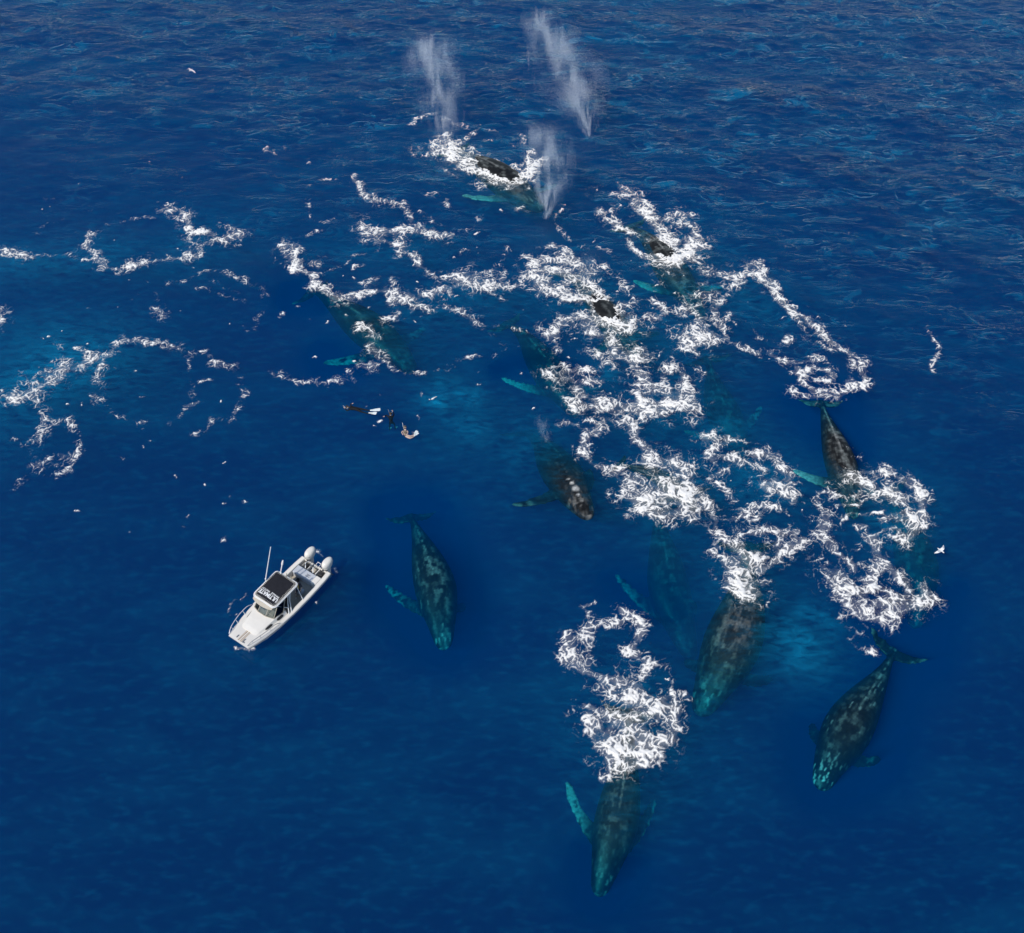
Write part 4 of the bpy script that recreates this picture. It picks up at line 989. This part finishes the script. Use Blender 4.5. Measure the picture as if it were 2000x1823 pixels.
gr = [[(x, y, rz(x, y) + .024) for x, y in roof_outline(.02)], [(x, y, rz(x, y) + .045) for x, y in roof_outline(.0)]]
for s_ in (.7, .4, .12): gr.append([(-.2 + (x + .2) * s_, -.12 + (y + .12) * s_, rz(-.2 + (x + .2) * s_, -.12 + (y + .12) * s_) + .046) for x, y in roof_outline(.0)])
canvas = cv.loft(gr).build('roof_canvas', M_BLACK, boat)
def resample(pl, n):
    P = np.array(pl + [pl[0]], float); d = np.concatenate([[0], np.cumsum(np.linalg.norm(np.diff(P, axis=0), axis=1))]); t = np.linspace(0, d[-1], n, endpoint=False)
    return [(np.interp(q, d, P[:, 0]), np.interp(q, d, P[:, 1])) for q in t]
na = 116
ia, ob = resample(roof_outline(-.075), na), resample(roof_outline(.06), na)
zz = []
for k in range(na + 1):
    x, y = (ia if k % 2 else ob)[k % na]; zz.append((x, y, rz(x, y) + (.055 if k % 2 else .03)))
MB().tube(zz, .014, 4).build('lacing_cord', M_WHITE, boat)
MB().tube([(x, y, rz(x, y) - .03) for x, y in roof_outline(.10)] + [(lambda q: (q[0], q[1], rz(*q) - .03))(roof_outline(.10)[0])], .035, 6).build('roof_tube', M_STEEL, boat, True)
vz = MB().loft([[(.86 + .17 * (1 - ((y + .12) / .85) ** 2), y, RZ - .03), (1.10 + .17 * (1 - ((y + .12) / .85) ** 2), y, RZ - .12), (1.09 + .17 * (1 - ((y + .12) / .85) ** 2), y, RZ - .15), (.85 + .17 * (1 - ((y + .12) / .85) ** 2), y, RZ - .07)] for y in np.linspace(-.93, .69, 11)])
vz.build('roof_visor', M_BEIGE, boat)
# posts
for sgn, yc in ((1, .74), (-1, -.98)):
    yg = sgn * 1.15
    for xr, xm, xg in ((-.62, -.30, .02), (-.42, -.12, .26)):
        MB().tube([(xr, yc, RZ - .02), (xm, yc + sgn * .10, 1.45), (xg, yg, sheer(xg) + .05)], .032, 8).build('roof_post', M_STEEL, boat, True)
    MB().tube([(.78, yc * .97, RZ - .04), (.05, sgn * .90, sheer(0) + .30)], .026, 8).build('roof_post', M_STEEL, boat, True)
    MB().tube([(-1.18, yc * .95, RZ - .04), (-1.10, yg * .98, sheer(-1.1) + .05)], .026, 8).build('roof_post', M_STEEL, boat, True)
# lettering, read from the stern side with its head towards the bow
def lettering(txt, name, x, y, wid, hgt, bold):
    cu = bpy.data.curves.new('t', 'FONT'); cu.body = txt; cu.align_x = 'CENTER'; cu.align_y = 'CENTER'; cu.size = 1; cu.extrude = .02; cu.offset = bold; cu.resolution_u = 3
    o = bpy.data.objects.new('t', cu); col.objects.link(o)
    me = bpy.data.meshes.new_from_object(o.evaluated_get(bpy.context.evaluated_depsgraph_get())); bpy.data.objects.remove(o)
    V = np.array([v.co for v in me.vertices]); lo, hi = V.min(0), V.max(0)
    V = (V - (lo + hi) / 2) / (hi - lo + 1e-9) * np.array([wid, hgt, .006])
    for v, q in zip(me.vertices, V):
        X, Y = x + q[1], y - q[0]                        # letter tops to the bow, reading towards starboard
        v.co = (X, Y, rz(X, Y) + .052 + q[2])
    o2 = link_mesh(name, me, M_LETTER, canvas, False); me.materials.clear(); me.materials.append(M_LETTER)
lettering('ULTIMATE', 'lettering', .48, -.12, 1.50, .30, .035)
lettering('WHALE', 'lettering', .235, .27, .66, .135, .02)
lettering('WATCH', 'lettering', .235, -.51, .66, .135, .02)
# aerials and rod stubs
an = MB().tube([(-.34, -1.10, RZ - .05), (-.34, -1.10, RZ + .18)], .045, 8); 
W2L = Matrix.Rotation(-BH, 3, 'Z')
d_ = W2L @ Vector((.70, .70, 2.63))
an.tube([Vector((-.34, -1.10, RZ + .1)) + d_ * t for t in (0, .5, 1)], .036, 8, .026); an.build('radio_aerial', M_STEEL, boat, True)
d2 = W2L @ Vector((.24, .33, .85))
p0 = Vector((-1.18, -.62, RZ))
lp = MB().tube([p0, p0 + d2], .035, 8).build('light_mast', M_STEEL, boat, True)
MB().tube([p0 + d2 * .86, p0 + d2 * 1.22], .065, 8, .05).build('mast_lamp', M_STEEL, lp, True)
MB().ball(p0 + d2 * .92 + Vector((-.05, -.07, 0)), (.06, .06, .06), 8, 6).build('amber_lens', M_ORANGE, lp, True)
for y in (-.18, .22):
    MB().tube([(-1.26, y, RZ - .02), (-1.36, y, RZ + .28)], .032, 8).build('rod_holder', M_BEIGE, boat, True)
gb = MB().ball((-2.20, -.42, .36), (.20, .13, .11), 12, 7).build('dark_lump', M_DARK, None, True)  # dark rounded lump with a loop, set on the cockpit floor
gb.matrix_world = Matrix.Translation((0, 0, 0))
gb.data.transform(Matrix.Translation((2.20, .42, -.27)))
gb.location = Matrix.Rotation(BH, 3, 'Z') @ Vector((-2.20, -.42, .27)) + boat.location
gb.rotation_euler = (0, 0, BH + .4)
gs = MB().tube([(-.12, 0, .16), (-.05, 0, .26), (.05, 0, .26), (.12, 0, .16)], .015, 6).build('lump_loop', M_DARK, gb, True)
tag(gb, 'small black bag on the beige cockpit floor of the boat', 'lump')

# ------------------------------------------------------------------ people
def person(label, joints, zones, loc, rz=0.0, group=None):
    """joints: name -> (position, radius, parent). zones: name -> material. One skinned body with five fingers on each hand."""
    J = {k: [Vector(p), r, q] for k, (p, r, q) in joints.items()}
    for s in ('l', 'r'):
        if 'wrist_' + s not in J: continue
        w, e = J['wrist_' + s][0], J['elbow_' + s][0]
        d = (w - e).normalized(); sd = d.cross(Vector((0, 0, 1)))
        sd = sd.normalized() if sd.length > .1 else Vector((1, 0, 0)); nn = sd.cross(d)
        J['palm_' + s] = [w + d * .055, .030, 'wrist_' + s]
        for i, (o_, l_) in enumerate(((-.030, .070), (-.010, .082), (.010, .076), (.030, .060))):
            J['fa%d_%s' % (i, s)] = [w + d * (.085) + sd * o_, .010, 'palm_' + s]
            J['fb%d_%s' % (i, s)] = [w + d * (.085 + l_) + sd * o_ * 1.3 - nn * .018, .008, 'fa%d_%s' % (i, s)]
        ts = -1 if s == 'l' else 1
        J['ta_' + s] = [w + d * .045 + sd * .045 * ts, .011, 'palm_' + s]
        J['tb_' + s] = [w + d * .085 + sd * .068 * ts - nn * .012, .009, 'ta_' + s]
    names = list(J)
    me = bpy.data.meshes.new('person')
    me.from_pydata([tuple(J[k][0]) for k in names], [(names.index(J[k][2]), i) for i, k in enumerate(names) if J[k][2]], [])
    o = bpy.data.objects.new('person', me); col.objects.link(o)
    md = o.modifiers.new('k', 'SKIN'); md.branch_smoothing = .4
    for i, k in enumerate(names):
        r = J[k][1]
        me.skin_vertices[0].data[i].radius = (r, r) if not isinstance(r, tuple) else r
        me.skin_vertices[0].data[i].use_root = (k == 'pelvis')
    o.modifiers.new('s', 'SUBSURF').levels = 1
    new = bpy.data.meshes.new_from_object(o.evaluated_get(bpy.context.evaluated_depsgraph_get()))
    o.modifiers.clear(); o.data = new; bpy.data.meshes.remove(me); new.name = 'person'
    mats = []
    for z in zones.values():
        if z not in mats: mats.append(z)
    new.materials.clear()
    for m_ in mats: new.materials.append(m_)
    def zone(k):
        for pre, m_ in zones.items():
            if k.startswith(pre): return mats.index(m_)
        return 0
    segs = [(J[J[k][2]][0], J[k][0], zone(k)) for k in names if J[k][2]]
    for p in new.polygons:
        c = p.center; bd, bz = 1e9, 0
        for a, q, z in segs:
            v = q - a; t = max(0, min(1, (c - a).dot(v) / max(v.length_squared, 1e-9))); d = (c - a - v * t).length
            if d < bd: bd, bz = d, z
        p.material_index = bz; p.use_smooth = True
    o.location = loc; o.rotation_euler = (0, 0, rz)
    tag(o, label, 'person', group)
    return o, J

def head_gear(o, J, hair_mat, mask=True, snorkel=True, mask_mat=None):
    c = J['head'][0]; n_ = J['neck'][0]; ax = (c - n_).normalized()
    f = J['nose'][0] - c; f = (f - ax * f.dot(ax)).normalized()
    sd = ax.cross(f)
    h = MB(); rr = []
    for t in np.linspace(0, 1, 6):
        a = t * 1.75
        rr.append([c + ax * .03 + (ax * math.cos(a) + (sd * math.cos(q) + (f * math.sin(q) * (1 if math.sin(q) < 0 else .72))) * math.sin(a)) * .122 for q in np.linspace(0, 2 * math.pi, 14, endpoint=False)] if t > 0 else [c + ax * .152 + (sd * math.cos(q) + f * math.sin(q)) * .01 for q in np.linspace(0, 2 * math.pi, 14, endpoint=False)])
    h.loft(rr); h.build('hair', hair_mat, o, True)
    for s_ in (1, -1):
        MB().ball(c + f * .095 + sd * .034 * s_ + ax * .012, (.014, .014, .014), 8, 5).build('eye', M_DARK, o, True)
    if mask:
        m_ = MB(); m_.tube([c + f * .10 + sd * .075 + ax * .02, c + f * .125 + sd * .04 + ax * .02, c + f * .128 - sd * .04 + ax * .02, c + f * .10 - sd * .075 + ax * .02], .034, 8)
        mk = m_.build('dive_mask', mask_mat or M_FIN, o, True)
        MB().tube([c + sd * .126 * math.cos(a) + f * .126 * math.sin(a) + ax * .02 for a in np.linspace(0, 2 * math.pi, 19)], .012, 5).build('mask_strap', M_DARK, mk, True)
    if snorkel:
        MB().tube([c + f * .11 - ax * .06, c + f * .09 + sd * .11 - ax * .05, c + sd * .14 + ax * .10, c + sd * .15 - f * .10 + ax * .30 + Vector((0, 0, .10))], .014, 6).build('snorkel', M_FIN, o, True)

def fin(o, a, b, wid=.11):
    a, b = Vector(a), Vector(b); d = (b - a).normalized(); sd = d.cross(Vector((0, 0, 1))).normalized(); n_ = sd.cross(d)
    rr = []
    for t, w, h in ((0, .055, .05), (.2, .06, .045), (.45, wid * .8, .015), (.9, wid, .010), (1, wid * .8, .008)):
        c = a + (b - a) * t
        rr.append([c + sd * w + n_ * h * .3, c + n_ * h, c - sd * w + n_ * h * .3, c - sd * w - n_ * h * .3, c - n_ * h, c + sd * w - n_ * h * .3])
    MB().loft(rr).build('swim_fin', M_FIN, o)

def body(head, neck, chest, belly, pelvis, arms, legs, face):
    """arms/legs: for l and r the three joints."""
    nk, ch, pv = Vector(neck), Vector(chest), Vector(pelvis)
    J = {'pelvis': (pelvis, (.15, .12), None), 'belly': (belly, (.14, .11), 'pelvis'), 'chest': (chest, (.165, .12), 'belly'), 'neck': (neck, .058, 'chest'), 'head': (head, (.092, .108), 'neck')}
    J['nose'] = (Vector(head) + Vector(face) * .115, .020, 'head'); J['crown'] = (Vector(head) + (Vector(head) - nk).normalized() * .085, .07, 'head')
    hd = (Vector(head) - nk).normalized(); fv = Vector(face).normalized(); ear = hd.cross(fv).normalized()
    J['ear_l'] = (Vector(head) + ear * .115, .018, 'head'); J['ear_r'] = (Vector(head) - ear * .115, .018, 'head')
    for s in ('l', 'r'):
        sh, el, wr = arms[s]
        J['shoulder_' + s] = (sh, .072, 'chest'); J['elbow_' + s] = (el, .048, 'shoulder_' + s); J['wrist_' + s] = (wr, .034, 'elbow_' + s)
        hp, kn, an_, toe = legs[s]
        J['hip_' + s] = (hp, .105, 'pelvis'); J['knee_' + s] = (kn, .066, 'hip_' + s); J['ankle_' + s] = (an_, .045, 'knee_' + s); J['toe_' + s] = (toe, .036, 'ankle_' + s)
    return J
SWIM = 'snorkellers in the water'
HANDS = {'palm': M_SKIN, 'fa': M_SKIN, 'fb': M_SKIN, 'ta': M_SKIN, 'tb': M_SKIN}
# first swimmer: face down, stretched out, white fins trailing
hd = at(681, 797); ft = at(714, 803)
az = math.atan2(hd[1] - ft[1], hd[0] - ft[0])
J = body((.78, 0, .06), (.63, 0, .03), (.42, 0, .02), (.18, 0, .03), (-.04, 0, .02),
         {'l': ((.55, .17, .02), (.72, .34, -.02), (.90, .22, .10)), 'r': ((.55, -.17, .02), (.66, -.36, .02), (.52, -.34, .14))},
         {'l': ((-.12, .09, .0), (-.48, .12, -.10), (-.88, .10, -.16), (-1.00, .11, -.17)), 'r': ((-.12, -.09, .0), (-.50, -.10, -.02), (-.90, -.12, -.04), (-1.02, -.12, -.04))}, (.25, 0, -.97))
mid_ = (np.array(hd) + np.array(ft)) / 2
o, JJ = person('snorkeller in black wetsuit stretched face down with white fins, leftmost of three', J, dict(HANDS, head=M_HAIR, nose=M_SKIN, crown=M_HAIR, ear=M_SKIN, neck=M_SUIT, chest=M_SUIT, belly=M_SUIT, pelvis=M_SUIT, shoulder=M_SUIT, elbow=M_SUIT, wrist=M_SUIT, hip=M_SUIT, knee=M_SUIT, ankle=M_SUIT, toe=M_SUIT), (mid_[0], mid_[1], SEA + .03), az, SWIM)
head_gear(o, JJ, M_HAIR); fin(o, (-.98, .11, -.05), (-1.62, .10, .05), .15); fin(o, (-1.02, -.12, .0), (-1.78, -.34, .06), .15)
# second swimmer: upright, arms out, looking to the whales
p = at(763, 814)
J = body((.02, .02, .30), (.0, 0, .13), (0, 0, -.06), (0, -.04, -.30), (0, -.08, -.52),
         {'l': ((-.17, 0, .0), (-.34, .12, .03), (-.46, -.04, .10)), 'r': ((.17, 0, .0), (.26, .22, .03), (.14, .40, .12))},
         {'l': ((-.09, -.08, -.6), (-.16, .06, -.98), (-.18, -.2, -1.3), (-.18, -.12, -1.38)), 'r': ((.09, -.08, -.6), (.2, .1, -.94), (.25, -.1, -1.3), (.25, -.02, -1.38))}, (.5, .85, .1))
o, JJ = person('snorkeller in black wetsuit upright in the water, between the other two', J, dict(HANDS, head=M_SKIN, nose=M_SKIN, crown=M_HAIR, ear=M_SKIN, neck=M_SUIT, chest=M_SUIT, belly=M_SUIT, pelvis=M_SUIT, shoulder=M_SUIT, elbow=M_SUIT, wrist=M_SUIT, hip=M_SUIT, knee=M_SUIT, ankle=M_SUIT, toe=M_SUIT), (p[0], p[1], SEA), 0, SWIM)
head_gear(o, JJ, M_HAIR); fin(o, (-.18, -.1, -1.36), (-.2, .35, -1.6)); fin(o, (.25, 0, -1.36), (.3, .45, -1.6))
# third swimmer: olive shirt, bare legs bent to the right
p = at(791, 846)
J = body((-.02, .40, .16), (-.01, .26, .10), (0, .05, .06), (.02, -.14, .05), (.06, -.30, .04),
         {'l': ((-.17, .12, .06), (-.24, -.04, .10), (-.17, -.22, .14)), 'r': ((.17, .14, .06), (.24, -.04, .12), (.22, -.24, .16))},
         {'l': ((.12, -.30, .04), (.46, -.44, .08), (.72, -.30, .10), (.80, -.22, .10)), 'r': ((.10, -.38, .02), (.44, -.60, .05), (.70, -.46, .08), (.78, -.38, .08))}, (.1, .6, -.8))
o, JJ = person('snorkeller in olive shirt with bare legs, lowest of three swimmers', J, dict(HANDS, head=M_HAIR, nose=M_SKIN, crown=M_FIN, ear=M_SKIN, neck=M_SKIN, chest=M_OLIVE, belly=M_OLIVE, pelvis=M_OLIVE, shoulder=M_OLIVE, elbow=M_SKIN, wrist=M_SKIN, hip=M_OLIVE, knee=M_SKIN, ankle=M_SKIN, toe=M_SKIN), (p[0], p[1], SEA + .02), 0, SWIM)
head_gear(o, JJ, M_OLIVE); fin(o, (.74, -.28, .12), (.92, .12, .10), .12); fin(o, (.72, -.42, .10), (1.0, -.06, .10), .12)
# the person seated in the cockpit
fx, fy = .83, .56
def L3(x, y, z): return (x * fx - y * fy, x * fy + y * fx, z)
J = body(L3(.10, 0, 1.10), L3(.03, 0, .93), L3(.0, 0, .72), L3(-.03, 0, .46), L3(0, 0, .22),
         {'l': (L3(.0, .19, .80), L3(.08, .27, .50), L3(.32, .16, .38)), 'r': (L3(.0, -.19, .80), L3(.08, -.27, .50), L3(.32, -.16, .38))},
         {'l': (L3(.04, .10, .18), L3(.44, .14, .20), L3(.46, .14, -.18), L3(.60, .16, -.23)), 'r': (L3(.04, -.10, .18), L3(.42, -.14, .20), L3(.42, -.15, -.18), L3(.56, -.18, -.23))}, L3(.95, 0, -.2))
pp = Matrix.Rotation(BH, 3, 'Z') @ Vector((-1.62, .28, .51)) + boat.location
o, JJ = person('person seated in the boat cockpit, dark jacket and yellow shirt', J, dict(HANDS, head=M_SKIN, nose=M_SKIN, crown=M_HAIR, ear=M_SKIN, neck=M_SKIN, chest=M_NAVY, belly=M_NAVY, pelvis=M_NAVY, shoulder=M_NAVY, elbow=M_NAVY, wrist=M_SKIN, hip=M_NAVY, knee=M_NAVY, ankle=M_SKIN, toe=M_FIN), (pp.x, pp.y, pp.z), BH)
head_gear(o, JJ, M_HAIR, False, False)
MB().loft([[L3(.13, -.07, .86), L3(.13, .07, .86), L3(.09, .07, .84), L3(.09, -.07, .84)], [L3(.15, -.075, .60), L3(.15, .075, .60), L3(.10, .075, .60), L3(.10, -.075, .60)], [L3(.14, -.06, .36), L3(.14, .06, .36), L3(.08, .06, .36), L3(.08, -.06, .36)]]).build('shirt_front', M_YELLOW, o)

# ------------------------------------------------------------------ seabirds
def seabird(label, a, b, c, d, e, z):
    """wing tip, wing bend, body, wing bend, wing tip as photo pixels; flying at height z"""
    P = [Vector(at(x, y, z + h)) for (x, y), h in zip((a, b, c, d, e), (.05, .16, 0, .16, .05))]
    m = MB()
    span = (P[4] - P[0]).normalized(); fw = Vector((0, 0, 1)).cross(span).normalized()
    bl = .46
    m.loft([[P[2] + fw * x + (span * math.cos(q) + Vector((0, 0, 1)) * math.sin(q) * .9) * r for q in np.linspace(0, 2 * math.pi, 10, endpoint=False)] for x, r in ((bl * .55, .008), (bl * .48, .022), (bl * .40, .04), (bl * .30, .045), (bl * .12, .075), (-bl * .15, .07), (-bl * .4, .035), (-bl * .5, .05), (-bl * .62, .03))])
    for i in (0, 4):
        pts = [P[2], (P[2] + P[1 if i == 0 else 3]) / 2, P[1 if i == 0 else 3], (P[1 if i == 0 else 3] + P[i]) / 2, P[i]]
        rr = []
        for p_, ch in zip(pts, (.20, .19, .17, .12, .03)):
            rr.append([p_ + fw * ch * .5, p_ + Vector((0, 0, .018)), p_ - fw * ch * .6, p_ - Vector((0, 0, .008))])
        m.loft(rr)
    o = m.build('seabird', paint('bird_plumage', (.76, .75, .74), .8, .2, 9), None, True)
    c0 = P[2].copy()
    o.data.transform(Matrix.Translation(-c0)); o.location = c0
    tag(o, label, 'bird', 'white seabirds over the water')
    dk = MB().ball((0, 0, .06), (.07, .07, .03), 8, 5)
    return o
seabird('white seabird with long bent wings flying right of the large foam swirl', (1825, 1081), (1832, 1078), (1837, 1075), (1842, 1071), (1843, 1065), 1.2)
seabird('white seabird low over open water in the upper left', (365, 136), (369, 134), (373, 137), (378, 139), (382, 143), .8)

# ------------------------------------------------------------------ the blows: clouds of droplets hanging in the air
def mist_mat():
    m, nt, N, L = mat_new('mist_droplets')
    out = N.new('ShaderNodeOutputMaterial'); d = N.new('ShaderNodeBsdfDiffuse'); t = N.new('ShaderNodeBsdfTranslucent'); mx = N.new('ShaderNodeMixShader')
    d.inputs['Color'].default_value = (.82, .86, .92, 1); t.inputs['Color'].default_value = (.82, .86, .92, 1); mx.inputs[0].default_value = .5
    L.new(d.outputs[0], mx.inputs[1]); L.new(t.outputs[0], mx.inputs[2]); L.new(mx.outputs[0], out.inputs[0])
    return m
M_MIST = mist_mat()
def blow(label, base, path, n, size, lean, seed):
    """path: (px, py, width px, density) from the base up; the column leans away from the base with the wind"""
    rng = np.random.default_rng(seed)
    B = at(*base)
    ctr, wid, den = [], [], []
    for x, y, w, dn in path:
        dx, dy, dz = ray(x, y)                          # meets the leaning sheet  y = By + lean * (z - SEA)
        t = (B[1] + lean * (CAM_H - SEA)) / (dy - lean * dz)
        ctr.append([dx * t, dy * t, CAM_H + dz * t]); wid.append(w * t / FPX); den.append(dn)
    ctr, wid, den = np.array(ctr), np.array(wid), np.array(den)
    k = len(ctr); u0 = np.linspace(0, 1, k); uu = np.linspace(0, 1, 200)
    wt = np.interp(uu, u0, den) * np.interp(uu, u0, wid) ; cdf = np.cumsum(wt) / wt.sum()
    N_ = n * 4
    u = np.interp(rng.random(N_), cdf, uu)
    c = np.stack([np.interp(u, u0, ctr[:, i]) for i in range(3)], 1); w = np.interp(u, u0, wid)
    a = np.clip(rng.normal(0, .33, N_), -.8, .8); g = np.clip(rng.normal(0, .36, N_), -.8, .8)
    p = c + np.stack([a * w, g * w * .8, rng.normal(0, .12, N_) * w], 1)
    # wisps drawn out along the column
    f = fbm(a * 3.2 + .8 * perlin(u * 4, a * 2, seed), u * 5 + .3 * g, seed + 3, 4) + .35 * fbm(a * 9, u * 9, seed + 4, 2)
    keep = rng.random(N_) < sstep(-.28, .42, f) * .9 + .04
    p = p[keep][:n]
    p = p[p[:, 2] > SEA + .05]
    m_ = len(p)
    sz = size * (.6 + .8 * rng.random(m_))
    q = rng.normal(size=(m_, 3, 3)); q = norm(q)
    V = p[:, None, :] + q * sz[:, None, None]
    me = bpy.data.meshes.new('whale_blow')
    me.vertices.add(m_ * 3); me.loops.add(m_ * 3); me.polygons.add(m_)
    org = np.array([B[0], B[1], SEA])
    me.vertices.foreach_set('co', (V - org).astype(np.float32).ravel()); me.loops.foreach_set('vertex_index', np.arange(m_ * 3, dtype=np.int32))
    me.polygons.foreach_set('loop_start', (np.arange(m_) * 3).astype(np.int32)); me.polygons.foreach_set('loop_total', np.full(m_, 3, np.int32))
    me.update(calc_edges=True)
    o = link_mesh('whale_blow', me, M_MIST, None, False); o.location = org
    tag(o, label, 'mist', 'misty whale blows', 'stuff')
blow('upright misty blow rising from the left end of the farthest whale wash', (872, 275), [(872, 275, 10, .5), (868, 248, 40, .5), (862, 215, 60, .55), (857, 180, 56, .7), (852, 145, 72, .9), (843, 112, 72, .9), (840, 92, 66, .6), (836, 82, 50, .3)], 170000, .0135, .8, 11)
blow('tall drifting misty blow at the top, slanting up to the left', (1148, 268), [(1150, 268, 8, .35), (1144, 230, 36, .6), (1134, 195, 64, .9), (1118, 158, 92, .95), (1100, 120, 84, .9), (1082, 85, 68, .75), (1066, 52, 64, .7), (1056, 28, 44, .35)], 240000, .014, .8, 12)
blow('thin misty blow in front of the farthest whale head, narrow at its foot', (1066, 428), [(1066, 428, 6, .7), (1068, 402, 20, .8), (1072, 375, 44, .7), (1076, 345, 56, .65), (1072, 310, 66, .6), (1062, 278, 66, .5), (1052, 250, 44, .3)], 140000, .0115, .7, 13)
blow('faint wisp of mist above the black whale head lifting from clear water', (1068, 862), [(1068, 862, 14, .5), (1062, 840, 18, .6), (1055, 818, 20, .4)], 5000, .009, .5, 14)
blow('short faint mist above the broad foam fan', (1145, 548), [(1145, 548, 30, .5), (1150, 525, 42, .5), (1156, 500, 36, .35)], 10000, .009, .5, 15)
